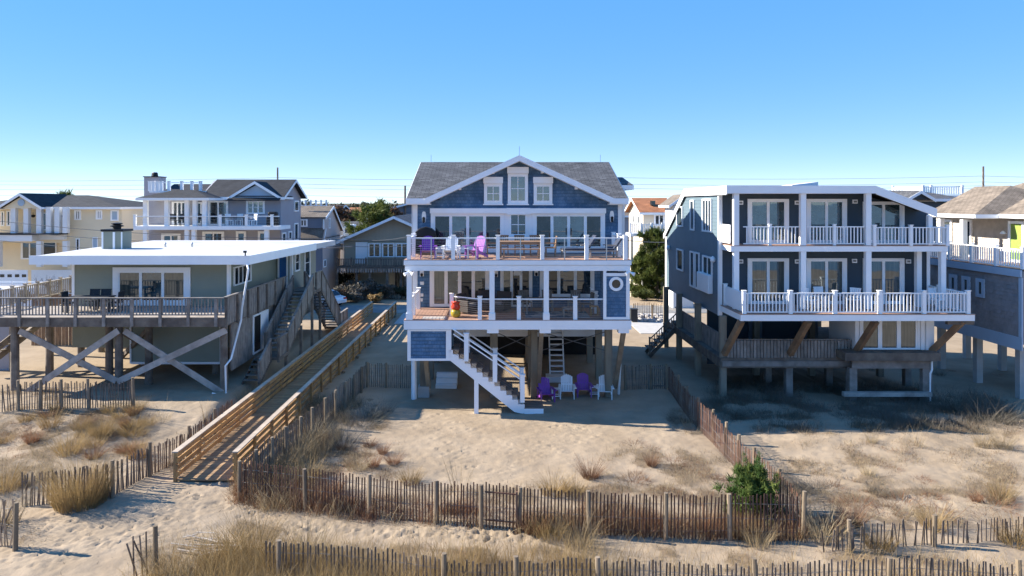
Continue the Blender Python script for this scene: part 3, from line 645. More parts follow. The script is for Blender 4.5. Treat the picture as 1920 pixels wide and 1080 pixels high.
# closet with round window at right end of the lower deck
a, b, z0, z1 = xd(1131.5), xd(1181), DL + .012, zd(513)
cl = MB().box(a + .02, b - .02, YD + .1, YD + 1.1, z0, z1 + .0).build('outdoor_closet', 'blue_shingle', main)
f = MB(); W2 = Wall((a, YD + .1), (b, YD + .1))
for (u0, u1, v0, v1) in ((0, .14, z0, zd(508) - .004), (W2.L - .16, W2.L, z0, zd(508) - .004), (.142, W2.L - .162, z0, z0 + .11), (.142, W2.L - .162, zd(518), z1 + .02)): W2.box(f, u0, u1, .001, .06, v0, v1)
f.build('frame', 'white', cl)
shingles(cl, W2, z0 + .11, zd(518), lambda z: (.14, W2.L - .16), 'blue_shingle', .165, .17)
rg = MB(); c = (xd(1155.5), zd(532.5)); pts = []
for i in range(28):
    t0, t1 = [2 * math.pi * (i + k) / 28 for k in (0, 1)]
    q = lambda r, t, y: (c[0] + r * math.cos(t), y, c[1] + r * math.sin(t))
    y = YD - .0; rg.hexa([q(.2, t0, y + .09), q(.32, t0, y + .09), q(.32, t1, y + .09), q(.2, t1, y + .09), q(.2, t0, y), q(.32, t0, y), q(.32, t1, y), q(.2, t1, y)])
rw = rg.build('round_window', 'white', cl)
MB().prism([q(.21, 2 * math.pi * i / 28, YD + .05) for i in range(28)], (0, .02, 0)).build('pane', 'glass_dark', rw)
# lower glass walls
Wl = Wf
for a, b, n, gs, t, bo in ((804, 886, 2, 'glass_curtain', 505, 578), (854, 918, 2, ('glass', 'glass_curtain'), 505, 577),):
    pass
window(main, Wl, wa(806), wa(918), DL + .04, zw(503), .14, 4, glass=('glass_curtain', 'glass', 'glass_dark', 'glass_curtain'), name='sliding_door', b=.03, sash=.085)
d = window(main, Wl, wa(938), wa(998), DL + .04, zw(503), .1, 3, glass=('glass_curtain', 'glass_dark', 'glass_dark'), name='entry_door', b=.03, sash=.07)
mb = MB(); Wl.box(mb, wa(963), wa(977), .11, .13, zw(516), zw(504)); mb.build('hanging_sign', 'offwhite', d)
window(main, Wl, wa(1012), wa(1114), zw(555), zw(503), .12, 3, glass=('glass_dark', 'glass', 'glass'), name='window', b=.03, sash=.08, sill=True)
mb = MB(); 
for p0, p1, z in ((788, 795, 530), (788, 794, 552), (788, 793, 561)): Wl.box(mb, wa(p0), wa(p1), .03, .09, zw(z) - .1, zw(z) + .06)
build_each(mb, 'meter_box', 'offwhite', main)
# floodlights on the corners
for px, sgn in ((768, -1), (1179, 1)):
    x = xd(px); s = MB(); s.lathe((x, YD - .08, zd(512)), [(.05, 0), (.07, .05), (.05, .1)], 8)
    for k in (-1, 1): s.tube([(x + k * .03, YD - .1, zd(510)), (x + k * .13, YD - .2, zd(512)), (x + k * .2, YD - .26, zd(513.5))], [.03, .06, .09], 8)
    s.build('floodlight', 'white', main)
rods = MB()
for x, y in ((GX, YE + .1), (RX0 + .6, YR), (RX1 - .5, YR)): rods.box(x - .012, x + .012, y, y + .02, ZR, ZR + .45)
build_each(rods, 'lightning_rod', 'steel', roof)
# ---- below the deck
lp = MB().box(xd(763.5), xd(846), YD + .10, YD + 1.9, zd(677), zd(619))
bx = lp.build('stair_enclosure', 'blue_shingle', main)
W3 = Wall((xd(763.5), YD + .1), (xd(846), YD + .1)); wl3 = W3.L
shingles(bx, W3, zd(672.5), zd(621), lambda z: (.15, xd(837) - xd(764) - .03), 'blue_shingle', .165, .17)
f = MB()
for (u0, u1, v0, v1) in ((0, .15, zd(677), zd(619)), (xd(836.5) - xd(764), wl3, zd(677), zd(619)), (.152, xd(836.5) - xd(764) - .002, zd(677), zd(672.8)), (.152, xd(836.5) - xd(764) - .002, zd(621.5), zd(619))): W3.box(f, u0, u1, .001, .05, v0, v1)
f.build('frame', 'white', bx)
pl = Pieces('pile', 'pile', MB().box(-.17, .17, -.17, .17, -.3, 3.85))
for y in (33.8, 37.2, 41, 45):
    for x in (-3.85, -.38, 1.62, 5.3): pl.put(main, (x, y, 0))
stt = Pieces('strut', 'pile', MB().beam((0, .25, 3.86), (0, 2.75, .5), .2, .22))
for x in (-3.6, 1.84, 5.62): stt.put(main, (x, YD, 0))
MB().box(-4.1, -3.55, 33.55, 34.1, -.2, .55).build('pile_footing', 'concrete', main)
MB().box(XL + .1, XR - .1, 38.0, 38.2, 2.15, 2.6).box(XL + .1, XR - .1, 33.6, 33.85, 3.45, 3.85).build('girder', 'white', main)
MB().box(XL, XR, YW + .2, 46, 3.3, 3.45).build('floor_soffit', 'offwhite', main)
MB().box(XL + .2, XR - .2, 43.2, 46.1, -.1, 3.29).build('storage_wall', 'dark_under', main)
cx_ = MB()
for xa, xb in ((-.38, 1.85), (1.85, 5.3)):
    for z0, z1 in ((3.2, 2.2), (2.2, 3.2)): cx_.tube([(xa, 34.0, z0), (xb, 34.0, z1)], .022, 5)
cx_.build('tie_rod', 'wire', main)
# downspouts
for p, y0 in ((1177.5, 731), (776, 735)):
    x = X(p, YW); t = MB().tube([(X(1167, 31.5), 31.5, 3.85), (X(1165, 32.2), 32.2, 3.2), (X(1160, 33.9), 33.9, .1)] if p > 900 else [(X(p, 33.2), 33.2, 2.5), (X(p, 33.2), 33.2, .05)], .06 if p > 900 else .13, 6); t.build('downspout', 'white', main)
# open step ladder below
ld = thing('step_ladder', 'white open wooden steps leaning under the blue house deck', 'steps', (X(1042, 38), 37.6, 0))
m_ = MB(); xa, xb = X(1030, 37.6), X(1055.5, 37.6)
for x in (xa, xb): m_.beam((x, 37.0, .3), (x, 37.9, 2.5), .07, .14)
m_.build('stringer', 'offwhite', ld)
tp = Pieces('tread', 'offwhite', MB().box(-(xb - xa)/2 + .04, (xb - xa)/2 - .04, -.1, .1, -.03, .03))
for i in range(8): tp.put(ld, ((xa + xb)/2, 37.06 + i * .11, .45 + i * .27))
MB().box(X(1024, 36.7), X(1064, 36.7), 36.4, 37.2, .0, .3).build('platform', 'offwhite', ld)
es = thing('entry_steps', 'three low white entry steps under the blue house left corner', 'steps', (X(838, 35.6), 35.6, 0))
for i in range(3): MB().box(X(818, 35.6), X(857, 35.6), 35.2 + i * .3, 36.1, i * .22, i * .22 + .215).build('step', 'offwhite', es)
# ---- stair to the sand
sx0, sz0 = xd(849), zd(655); sx1, sz1 = xd(983), zd(757)
stc = thing('beach_stairs', 'white and brown outdoor stairs running down from blue house to sand', 'stairs', (xd(1000), YD + .6, 0))
n = 12; run = (sx1 - sx0) / n; rise = (sz0 - sz1) / n
for y in (YD + .05, YD + 1.15):
    s = MB(); prof = [(sx0 - .2, sz0)]
    for i in range(n): prof += [(sx0 + i * run, sz0 - i * rise), (sx0 + i * run, sz0 - (i + 1) * rise)]
    prof += [(sx1 + .02, sz1), (sx1 + .02, .02), (sx1 - .45, .12), (sx0 - .2, sz0 - .42)]
    s.prism([(x, y, z - .04) for x, z in prof][::-1], (0, .05, 0)); s.build('stringer', 'white', stc)
tr = Pieces('tread', 'tread', MB().box(-.03, run + .02, YD + .02, YD + 1.24, -.036, .0)); rs = Pieces('riser', 'tread', MB().box(0, .02, YD + .11, YD + 1.14, -rise + .002, -.04))
for i in range(n): tr.put(stc, (sx0 + i * run, 0, sz0 - i * rise)); rs.put(stc, (sx0 + i * run, 0, sz0 - i * rise + 0))
MB().box(xd(983.5), xd(1019), YD + .0, YD + 1.25, 0, .24).build('landing', 'white', stc)
bt = Pieces('landing_board', 'tread', MB().box(0, xd(1019) - xd(983) + .0, -.068, .068, 0, .03))
for i in range(9): bt.put(stc, (xd(983.3), YD + .07 + i * .14, .241))
MB().box(xd(889), xd(897), YD + .06, YD + .26, -.1, sz0 - (xd(893) - sx0) / run * rise - .35).build('support_post', 'white', stc)
for y in (YD - .03, YD + 1.2):
    hr = MB(); hr.beam((xd(850), y, zd(617)), (xd(979), y, zd(704)), .09, .05); hr.beam((xd(850), y, zd(626)), (xd(979), y, zd(713)), .04, .05)
    h_ = hr.build('handrail', 'white', stc)
    cb = MB()
    for k in range(1, 8): cb.beam((xd(850), y, zd(626 + k * 5)), (xd(979), y, zd(713 + k * 5)), .009, .009)
    cb.build('cable', 'wire', h_)
    nw = Pieces('newel_post', 'white', MB().box(-.1, .1, -.09, .09, 0, 1.22).box(-.125, .125, -.115, .115, 1.221, 1.27))
    for p, t in ((874.5, 624), (928, 663), (979.5, 701)): nw.put(stc, (xd(p), y, zd(t) - 1.27))
# ================================================================== things standing on and below the decks
def slats(mb, x0, x1, n, y0, z0, y1, z1, gap=.012, th=.02, arc=0):
    w_ = (x1 - x0) / n
    for i in range(n):
        c = x0 + (i + .5) * w_; k = 1 - ((i - (n - 1)/2) / (n/2)) ** 2 * arc
        mb.beam((c, y0, z0), (c, y0 + (y1 - y0) * k, z0 + (z1 - z0) * k), w_ - gap, th, (0, -1, .2))
def adirondack(m):
    t = thing('adirondack_chair', '', 'chair')
    b = MB(); slats(b, -.29, .29, 7, .12, .28, .42, 1.02, arc=.16); b.box(-.27, .27, .24, .27, .55, .61); b.build('backrest', m, t)
    s = MB()
    for i in range(6): s.hexa([(-.29, -.42 + i * .095, .385 - i * .022), (.29, -.42 + i * .095, .385 - i * .022), (.29, -.335 + i * .095, .365 - i * .022), (-.29, -.335 + i * .095, .365 - i * .022), (-.29, -.42 + i * .095, .41 - i * .022), (.29, -.42 + i * .095, .41 - i * .022), (.29, -.335 + i * .095, .39 - i * .022), (-.29, -.335 + i * .095, .39 - i * .022)])
    s.build('seat', m, t)
    for sx in (-1, 1):
        MB().hexa([(sx*.37 - .08, -.5, .555), (sx*.37 + .08, -.5, .555), (sx*.35 + .05, .3, .555), (sx*.35 - .05, .3, .555), (sx*.37 - .08, -.5, .58), (sx*.37 + .08, -.5, .58), (sx*.35 + .05, .3, .58), (sx*.35 - .05, .3, .58)]).build('armrest', m, t)
        MB().box(sx*.33 - .02, sx*.33 + .02, -.45, -.33, 0, .554).build('leg', m, t)
        MB().beam((sx*.305, -.42, .34), (sx*.305, .52, .06), .025, .11).build('leg', m, t)
        MB().beam((sx*.335, .22, .05), (sx*.335, .27, .552), .03, .07).build('arm_support', m, t)
    return t
def side_table(m):
    t = thing('side_table', '', 'table'); tp = MB(); slats(tp, -.22, .22, 5, -.2, .46, .2, .46); tp.build('tabletop', m, t)
    l = Pieces('leg', m, MB().box(-.025, .025, -.02, .02, 0, .445))
    for a in (-.19, .19):
        for b in (-.17, .17): l.put(t, (a, b, 0))
    MB().box(-.165, .165, -.185, -.155, .12, .16).box(-.165, .165, .155, .185, .12, .16).build('stretcher', m, t); return t
A = {k: adirondack(k) for k in ('purple', 'white', 'lilac')}; T = side_table('white')
GRP = 'adirondack chairs'
DK = DU + .001
def base(px, py): return G(px, py)
place(A['purple'], (*base(1023, 750), 0), .22, 'purple adirondack chair on the sand nearest the stair bottom', GRP)
place(A['white'], (*base(1063, 744), 0), -.05, 'white adirondack chair on sand between the two purple ones', GRP)
place(A['purple'], (*base(1094, 741), 0), .0, 'purple adirondack chair on sand between the two white ones', GRP)
place(A['white'], (*base(1134, 745), 0), -.12, 'white adirondack chair at the right end of the row on sand', GRP)
place(T, (*base(1042, 746), 0), .1, 'small white table on sand right of the first purple chair', 'small white side tables')
place(T, (*base(1115, 742), 0), .0, 'small white table on sand left of the end white chair', 'small white side tables')
dk = lambda px, Y: (X(px, Y), Y, DK)
place(A['purple'], dk(802.5, 31.9), .1, 'purple adirondack chair on upper deck in front of black grill', GRP)
place(A['white'], dk(846, 31.9), -.05, 'white adirondack chair on upper deck behind the railing post', GRP)
place(A['lilac'], dk(893, 32.0), -.55, 'light purple adirondack chair on upper deck turned towards the dining table', GRP)
place(T, dk(825, 31.8), 0, 'small white table on upper deck between purple and white chairs', 'small white side tables')
place(T, dk(870, 31.8), 0, 'small white table on upper deck between white and light purple chairs', 'small white side tables')
# covered grill
g = thing('covered_grill', 'rounded grill under a black cover in upper deck corner', 'grill', dk(798, 34.0))
x, y = g.location.x, g.location.y
MB().box(x - .5, x + .5, y - .3, y + .3, DK + .06, DK + .85).build('cover_skirt', 'black', g, bevel=.05)
MB().prism([(x - .54, y - .32, DK + .86), (x + .54, y - .32, DK + .86), (x + .5, y - .32, DK + 1.12), (x + .3, y - .32, DK + 1.32), (x, y - .32, DK + 1.4), (x - .3, y - .32, DK + 1.32), (x - .5, y - .32, DK + 1.12)], (0, .64, 0)).build('cover_hood', 'black', g, bevel=.06)
# dining set
dt = thing('dining_table', 'long wooden dining table in the middle of the upper deck', 'table', dk(976, 32.7)); x, y = dt.location.x, dt.location.y
tp = MB()
for i in range(7): tp.box(x - 1.05, x + 1.05, y - .49 + i * .14, y - .36 + i * .14, DK + .71, DK + .75)
tp.build('tabletop', 'teak', dt)
for a in (-.95, .95):
    for b in (-.4, .4): MB().box(x + a - .045, x + a + .045, y + b - .045, y + b + .045, DK, DK + .709).build('leg', 'teak', dt)
MB().box(x - .9, x + .9, y - .42, y - .38, DK + .6, DK + .7).box(x - .9, x + .9, y + .38, y + .42, DK + .6, DK + .7).build('apron', 'teak', dt)
bn = thing('bench', 'wooden slatted bench in front of the long dining table', 'bench', dk(977, 31.75)); x, y = bn.location.x, bn.location.y
MB().box(x - .9, x + .9, y - .18, y - .01, DK + .41, DK + .45).box(x - .9, x + .9, y + .01, y + .18, DK + .41, DK + .45).build('seat', 'teak', bn)
for a in (-.8, .8):
    for b in (-.13, .13): MB().box(x + a - .035, x + a + .035, y + b - .03, y + b + .03, DK, DK + .409).build('leg', 'teak', bn)
def dining_chair(m, name='dining_chair'):
    t = thing(name, '', 'chair'); MB().box(-.25, .25, -.25, .25, .42, .46).build('seat', m, t)
    b = MB(); slats(b, -.24, .24, 5, .22, .5, .3, .95); b.box(-.26, .26, .28, .32, .93, .99); b.build('backrest', m, t)
    for a in (-.22, .22):
        MB().box(a - .025, a + .025, -.24, -.19, 0, .419).build('leg', m, t); MB().beam((a, .22, 0), (a, .28, .95), .045, .05).build('leg', m, t)
        MB().box(a - .03, a + .03, -.24, .27, .63, .66).build('armrest', m, t)
    return t
dc = dining_chair('teak')
place(dc, dk(923, 32.6), math.pi/2, 'wooden dining chair at the left end of the long deck table', 'dining chairs on the upper deck')
place(dc, dk(1032, 32.7), -math.pi/2, 'wooden dining chair at the right end of the long deck table', 'dining chairs on the upper deck')
for p, l in ((944, 'left'), (974, 'middle'), (1003, 'right')):
    place(dc, dk(p, 33.5), 0, {'left': 'wooden dining chair behind the table on the side of the light purple chair', 'middle': 'wooden dining chair behind the table under the single middle window', 'right': 'wooden dining chair behind the table on the side of the loungers'}[l], 'dining chairs on the upper deck')
def lounger():
    t = thing('sun_lounger', '', 'sun lounger'); MB().box(-.95, .45, -.32, -.27, .3, .36).box(-.95, .45, .27, .32, .3, .36).box(-.95, -.9, -.269, .269, .3, .36).build('frame', 'grey_wood', t)
    MB().box(-.93, .28, -.29, .29, .361, .44).build('cushion', 'navy_fabric', t, bevel=.02); MB().beam((.3, 0, .42), (.72, 0, 1.02), .58, .09, (-1, 0, .6)).build('backrest', 'navy_fabric', t)
    for a in (-.85, .4):
        for b in (-.29, .29): MB().box(a - .035, a + .035, b - .03, b + .03, 0, .299).build('leg', 'grey_wood', t)
    for b in (-.34, .34): MB().box(-.1, .4, b - .035, b + .035, .56, .6).build('armrest', 'grey_wood', t)
    return t
lg = lounger()
place(lg, dk(1089, 32.5), .15, 'navy cushioned sun lounger next to the dining table end', 'sun loungers on the upper deck')
place(lg, dk(1138, 32.2), .1, 'navy cushioned sun lounger nearest the right railing of upper deck', 'sun loungers on the upper deck')
# lower deck furniture
ld_ = lambda px, Y: (X(px, Y), Y, DL + .001)
def armchair(w=.8):
    t = thing('wicker_armchair', '', 'armchair'); h = w / 2
    MB().box(-h, h, -.4, .4, .08, .36).build('base', 'wicker', t, bevel=.02); MB().box(-h + .13, h - .13, -.39, .25, .361, .5).build('cushion', 'grey_fabric', t, bevel=.04)
    MB().hexa([(-h, .26, .361), (h, .26, .361), (h, .42, .361), (-h, .42, .361), (-h, .36, .92), (h, .36, .92), (h, .48, .92), (-h, .48, .92)]).build('backrest', 'wicker', t, bevel=.03)
    for s in (-1, 1): MB().box(s*(h - .06) - .06, s*(h - .06) + .06, -.4, .255, .361, .64).build('armrest', 'wicker', t, bevel=.03)
    return t
ac = armchair()
place(ac, ld_(876, 33.0), .9, 'dark wicker armchair with grey cushion beside the red pot', 'wicker armchairs on the lower deck')
place(ac, ld_(938, 33.6), -.5, 'dark wicker armchair in front of the lower entry door', 'wicker armchairs on the lower deck')
place(ac, ld_(912, 34.1), .1, 'dark wicker armchair behind the left white column near the glass doors', 'wicker armchairs on the lower deck')
pt = thing('glazed_pot', 'red and yellow glazed pot on lower deck by railing post', 'pot', ld_(854.5, 31.75)); x, y, z = pt.location
MB().lathe((x, y, z), [(.12, 0), (.2, .06), (.24, .18), (.21, .3), (.17, .36)], 16).build('base', 'ochre_glaze', pt, smooth=True)
MB().lathe((x, y, z), [(.16, .361), (.21, .43), (.21, .52), (.16, .62), (.2, .7), (.22, .72)], 16).build('bowl', 'red_glaze', pt, smooth=True)
rgd = tag(MB().box(X(985, 32), X(1105, 32), 31.6, 33.4, DL + .002, DL + .012).build('outdoor_rug', 'rug'), 'blue and cream patterned rug on the lower deck', 'rug')
tag(MB().box(X(793, 31.6), X(838, 31.6), 31.3, 31.9, DL + .002, DL + .014).build('door_mat', 'mat_grey'), 'pale grey mat at the left front of the lower deck', 'mat')
def bar_table(px, Y, label, wx=.9, h=.72):
    t = thing('patio_table', label, 'table', ld_(px, Y), 'patio tables on the lower deck'); x, y, z = t.location
    MB().box(x - wx/2, x + wx/2, y - .35, y + .35, z + h - .04, z + h).build('tabletop', 'grey_wood', t)
    for a in (-1, 1):
        for b in (-1, 1): MB().box(x + a*(wx/2 - .06) - .025, x + a*(wx/2 - .06) + .025, y + b*.3 - .025, y + b*.3 + .025, z, z + h - .042).build('leg', 'grey_wood', t)
bar_table(1003, 32.9, 'grey table with thin legs at the left of the patterned rug')
bar_table(1051, 33.0, 'grey table at the middle of the patterned rug')
bar_table(1069, 31.9, 'low grey table at the right front of the patterned rug', .75, .42)
pc2 = dining_chair('grey_wood', 'patio_chair')
for p, Y, r, l in ((985, 33.6, .4, 'grey slatted patio chair left of the tables near the lower door'), (1026, 33.7, 0, 'grey slatted patio chair behind the white column below the windows'), (1077, 33.6, -.3, 'grey slatted patio chair behind the low table'), (1100, 32.9, -1.4, 'grey slatted patio chair nearest the round window closet')):
    place(pc2, ld_(p, Y), r, l, 'patio chairs on the lower deck')
st_ = thing('wooden_stool', 'small orange wooden stool beside the round window closet', 'stool', ld_(1114, 32.2)); x, y, z = st_.location
MB().box(x - .2, x + .2, y - .17, y + .17, z + .42, z + .46).build('seat', 'new_wood', st_)
for a in (-.16, .16):
    for b in (-.13, .13): MB().box(x + a - .02, x + a + .02, y + b - .02, y + b + .02, z, z + .419).build('leg', 'new_wood', st_)
# ================================================================== dark slate house on the right
RD, RM, RW, RB = 31.8, 33.4, 34.8, 45.9            # lower deck front, column plane, front wall, back
rh = thing('slate_house', 'dark slate blue house with flat white roof edge and stacked white balconies', 'house', (16.5, 34.8, 0))
rx0 = X(1349, RW); rx1 = X(1741, RW); R1 = Z(589, RD); R2 = Z(460, RM); RT = Z(349, RM)
wb = Z(592, RW)
xm = lambda p: X(p, RM); zm = lambda p: Z(p, RM); xr = lambda p: X(p, RW); zr = lambda p: Z(p, RW); xf = lambda p: X(p, RD)
sl0, sl1 = xm(1634), xm(1749); slz1 = zm(392)
yk = 41.0; zb_ = Z(440, RB)
# body: side profile with rear slope
mb = MB(); prof = [(RW, wb), (RB, wb), (RB, zb_ - .2), (yk, RT - .3), (RW, RT - .3)]
mb.prism([(rx0, y, z) for y, z in prof], (sl0 - rx0, 0, 0))
mb.prism([(sl0 + .001, RW, wb), (rx1, RW, wb), (rx1, RW, slz1 - .2), (sl0 + .001, RW, RT - .35)], (0, 8.0, 0))
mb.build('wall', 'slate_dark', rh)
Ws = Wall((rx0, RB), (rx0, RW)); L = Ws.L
lap(rh, Ws, 0, L, wb, RT - .32, .19, 'slate_siding_lit', lambda z: (0 if z <= zb_ - .2 else (z - zb_ + .2) / (RT - .3 - zb_ + .2) * (RB - yk), L))
Wr = Wall((rx0, RW), (rx1, RW))
def rtop(z):
    s = sl0 - rx0; zt = RT - .35
    return (0, Wr.L) if z < slz1 - .2 else (0, s + (rx1 - sl0) * (zt - z) / (zt - slz1 + .2))
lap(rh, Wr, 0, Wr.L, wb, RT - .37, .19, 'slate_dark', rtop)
# roof
mb = MB(); mb.box(rx0 - .1, sl0 + .15, RM - .1, yk, RT - .06, RT - .0); mb.slab((rx0 - .1, yk + .001, RT), (rx0 - .1, RB + .3, zb_), (sl0, RB + .3, zb_), (sl0, yk + .001, RT), .15)
mb.slab((sl0 + .152, RM - .1, RT - .02), (sl1 + .1, RM - .1, slz1), (sl1 + .1, 43, slz1), (sl0 + .152, 43, RT - .02), .12)
rf = mb.build('roof', 'roof_dark', rh)
f = MB(); f.box(rx0 - .16, sl0 + .15, RM - .18, RM - .101, RT - .36, RT + .02); f.box(rx0 - .16, rx0 - .101, RM - .1, yk, RT - .42, RT + .02)
f.hexa([(rx0 - .16, yk + .001, RT - .42), (rx0 - .1, yk + .001, RT - .42), (rx0 - .1, RB + .3, zb_ - .3), (rx0 - .16, RB + .3, zb_ - .3), (rx0 - .16, yk + .001, RT + .02), (rx0 - .1, yk + .001, RT + .02), (rx0 - .1, RB + .3, zb_ + .02), (rx0 - .16, RB + .3, zb_ + .02)])
f.hexa([(sl0 + .152, RM - .18, RT - .40), (sl1 + .1, RM - .18, slz1 - .38), (sl1 + .1, RM - .101, slz1 - .38), (sl0 + .152, RM - .101, RT - .40), (sl0 + .152, RM - .18, RT), (sl1 + .1, RM - .18, slz1 + .02), (sl1 + .1, RM - .101, slz1 + .02), (sl0 + .152, RM - .101, RT)])
f.build('fascia', 'white', rf)
MB().box(rx0 + .02, sl0 + .1, RM - .08, RW - .03, RT - .36, RT - .30).build('porch_ceiling', 'white', rh)
MB().slab((xm(1560), 38, RT + .18), (xm(1616), 38, RT + .35), (xm(1616), 39.5, RT + .35), (xm(1560), 39.5, RT + .18), .3).build('skylight', 'white', rf)
cb = MB(); cb.box(rx0 - .03, rx0 + .13, RW - .05, RW - .025, wb, RT - .37).box(rx0 - .05, rx0 - .025, RW - .05, RW + .15, wb, RT - .42).box(rx1 - .12, rx1 + .05, RW - .05, RW - .025, wb, slz1 - .3).box(rx0 - .05, rx0 - .022, RB - .15, RB, wb, zb_ - .35).box(rx0 + .02, rx1, RW - .045, RW - .026, R2 - .3, R2 - .22)
build_each(cb, 'corner_board', 'white', rh)
# side windows (px of near and far edge measured on the side wall)
def sy(px): return rx0 * F / (px - CX)
def swin(p0, p1, t, b, at, n=1, grid=(1, 1), **k):
    y0, y1 = sy(p0), sy(p1); ya = (y0 + y1) / 2
    return window(rh, Ws, RB - y0, RB - y1, Z(b, ya), Z(t, ya), .09, n, grid, b=.02, glass=k.get('g', 'glass'), sash=.04)
swin(1270.5, 1281.5, 387, 425, 0, 1); swin(1296, 1303, 375, 432, 0, 1); swin(1318.5, 1336, 373, 435, 0, 3)
swin(1270.5, 1282, 467, 507, 0, 1); swin(1295.5, 1303, 471, 538, 0); swin(1305, 1312.5, 473, 542, 0); swin(1319, 1337, 480, 522, 0, 2, g='glass_curtain')
mb = MB(); y0, y1 = sy(1315.5), sy(1337.5); Ws.box(mb, RB - y0, RB - y1, .02, .28, Z(555, y1) + .1, Z(518, y1) + .05); mb.build('unit_cover', 'white', rh, bevel=.03)
for p, py in ((1256.5, 465), (1341, 487)):
    y = sy(p); mb = MB(); mb.lathe((rx0 - .12, y, Z(py, y) - .15), [(.05, 0), (.14, .08), (.14, .2), (.04, .34)], 8); mb.build('side_lamp', 'white', rh)
# sliding doors in the two storeys
for t, b, fl in ((373, 452, R2), (484, 585, R1)):
    for a, c in ((1401, 1478), (1511, 1586.5), (1617, 1694)):
        tt = t + (5 if (a > 1600 and fl == R2) else 0)
        window(rh, Wr, xr(a) - rx0, xr(c) - rx0, fl + .03, zr(tt), .16, 2, glass=('glass_bright', 'glass_bright') if fl == R2 else 'glass_curtain', name='sliding_door', b=.03, sash=.07)
vt = Pieces('wall_vent', 'white', MB().box(-.12, .12, -.07, 0, -.1, .1)); vg = None
for p, py in ((1388, 380), (1494, 380), (1602, 378), (1388, 490), (1494, 490), (1601, 489), (1702, 490)):
    v_ = vt.put(rh, (xr(p), RW - .02, zr(py))); 
    MB().box(xr(p) - .08, xr(p) + .08, RW - .095, RW - .091, zr(py) - .05, zr(py) + .05).build('louvre', 'grey_fabric', v_)
# decks
def deck(x0, x1, y0, y1, z, h, name):
    d = MB().box(x0 + .05, x1 - .05, y0 + .05, y1, z - h + .02, z - .04).build(name, 'offwhite', rh)
    MB().box(x0, x1, y0, y0 + .045, z - h, z - .032).box(x0, x0 + .045, y0 + .046, y1, z - h, z - .032).box(x1 - .045, x1, y0 + .046, y1, z - h, z - .032).build('fascia', 'white', d)
    bp = Pieces('deck_board', 'deck_board', MB().box(x0 - .02, x1 + .02, -.066, .066, -.03, 0))
    for i in range(int((y1 - y0) / .14)): bp.put(d, (0, y0 + .05 + i * .14, z))
    return d
deck(xf(1389), xf(1828), RD, RW - .04, R1, .32, 'lower_balcony'); deck(xm(1369), xm(1775), RM - .1, RW - .04, R2, .30, 'upper_balcony')
for p in (1380, 1505.5, 1627.5):
    MB().box(xm(p) - .13, xm(p) + .13, RM - .08, RM + .16, R2 - .02, RT - .34).build('column', 'white', rh)
    MB().box(xm(p) - .13, xm(p) + .13, RM - .08, RM + .16, R1, R2 - .305).build('column', 'white', rh)
MB().box(xm(1743) - .1, xm(1743) + .1, RM - .08, RM + .12, R2 - .02, slz1 - .33).build('column', 'white', rh); MB().box(xm(1767.5) - .12, xm(1767.5) + .12, RM - .08, RM + .16, R1, R2 - .305).build('column', 'white', rh)
MB().box(xm(1738) - .12, xm(1738) + .12, RM + .6, RM + .84, R1, R2 - .305).build('column', 'white', rh)
y = RM + .02
railing(rh, [(xm(1394), y, R2), (xm(1498), y, R2)], .93, [(0, .48)], bal=.165, pw=.13)
railing(rh, [(xm(1512.5), y, R2), (xm(1621), y, R2)], .93, [(0, .48)], bal=.165, pw=.13)
railing(rh, [(xm(1637), RM - .12, R2), (xm(1773), RM - .12, R2), (xm(1773), RW - .1, R2)], .9, [(0, 0), (0, .5), (1, 0), (1, .95)], bal=.165, pw=.14)
rp = MB(); rp.box(xm(1371) - .02, xm(1371) + .03, RM + .17, RW - .06, R2 + .08, R2 + 1.0); rp.build('privacy_panel', 'white', rh)
x0, x1, y = xf(1397), xf(1818), RD + .12
railing(rh, [(x0, RW - .2, R1), (x0, y, R1), (x1, y, R1), (x1, RW + .6, R1)], .98, [(0, 0), (1, 0)] + [(1, (xf(p) - x0) / (x1 - x0)) for p in (1484, 1568, 1652, 1735)] + [(2, 0), (2, .6)], bal=.165, pw=.16)
MB().box(x0 - .05, x0 - .045, y + .1, RW - .25, R1 + .1, R1 + .93).build('privacy_panel', 'white', rh)
# understructure
pl = Pieces('pile', 'grey_wood', MB().box(-.16, .16, -.16, .16, -.3, 1.75)); pu = Pieces('pile', 'pile', MB().box(-.15, .15, -.15, .15, -.3, R1 - .4))
for yy in (33.75, 38, 42, 45.4):
    for p in (1355, 1478, 1594.5, 1739):
        (pu if yy > 34 or p < 1400 else pl).put(rh, (X(p, 33.75), yy, 0))
for p in (1439, 1553, 1700): pl.put(rh, (X(p, 35.9), 35.9, 0))
PZ = Z(670, 33.6)
sub = MB().box(X(1350, 33.6), X(1602, 33.6), 33.5, 33.56, Z(690, 33.5), Z(671, 33.5)).box(X(1350, 33.6), X(1352.5, 33.6), 33.57, 44, PZ - .5, PZ - .05).box(X(1352, 33.6), X(1760, 33.6), 33.6, 42, PZ - .1, PZ - .03).build('under_deck', 'old_wood', rh)
MB().box(X(1355, 33.4), X(1600, 33.4), 33.42, 33.49, Z(687, 33.45) , Z(677, 33.45)).build('beam', 'grey_wood', rh)
MB().box(X(1585, 32.6), X(1764, 32.6), 32.6, 33.5, Z(676, 32.6) - .02, Z(662, 32.6)).build('bump_platform', 'old_wood', rh)
MB().box(X(1598, 32.9), X(1745, 32.9), 32.9, 32.98, Z(691, 32.9), Z(677, 32.9)).build('beam', 'grey_wood', rh)
for p in (1600, 1737): MB().box(X(p, 33.) - .18, X(p, 33.) + .18, 32.98, 33.25, -.2, Z(690, 33.)).build('pile', 'grey_wood', rh)
MB().box(X(1583, 32.7), X(1748, 32.7), 32.7, 32.95, Z(743, 32.8) + .0, Z(735, 32.8)).build('tie_beam', 'pale_wood', rh)
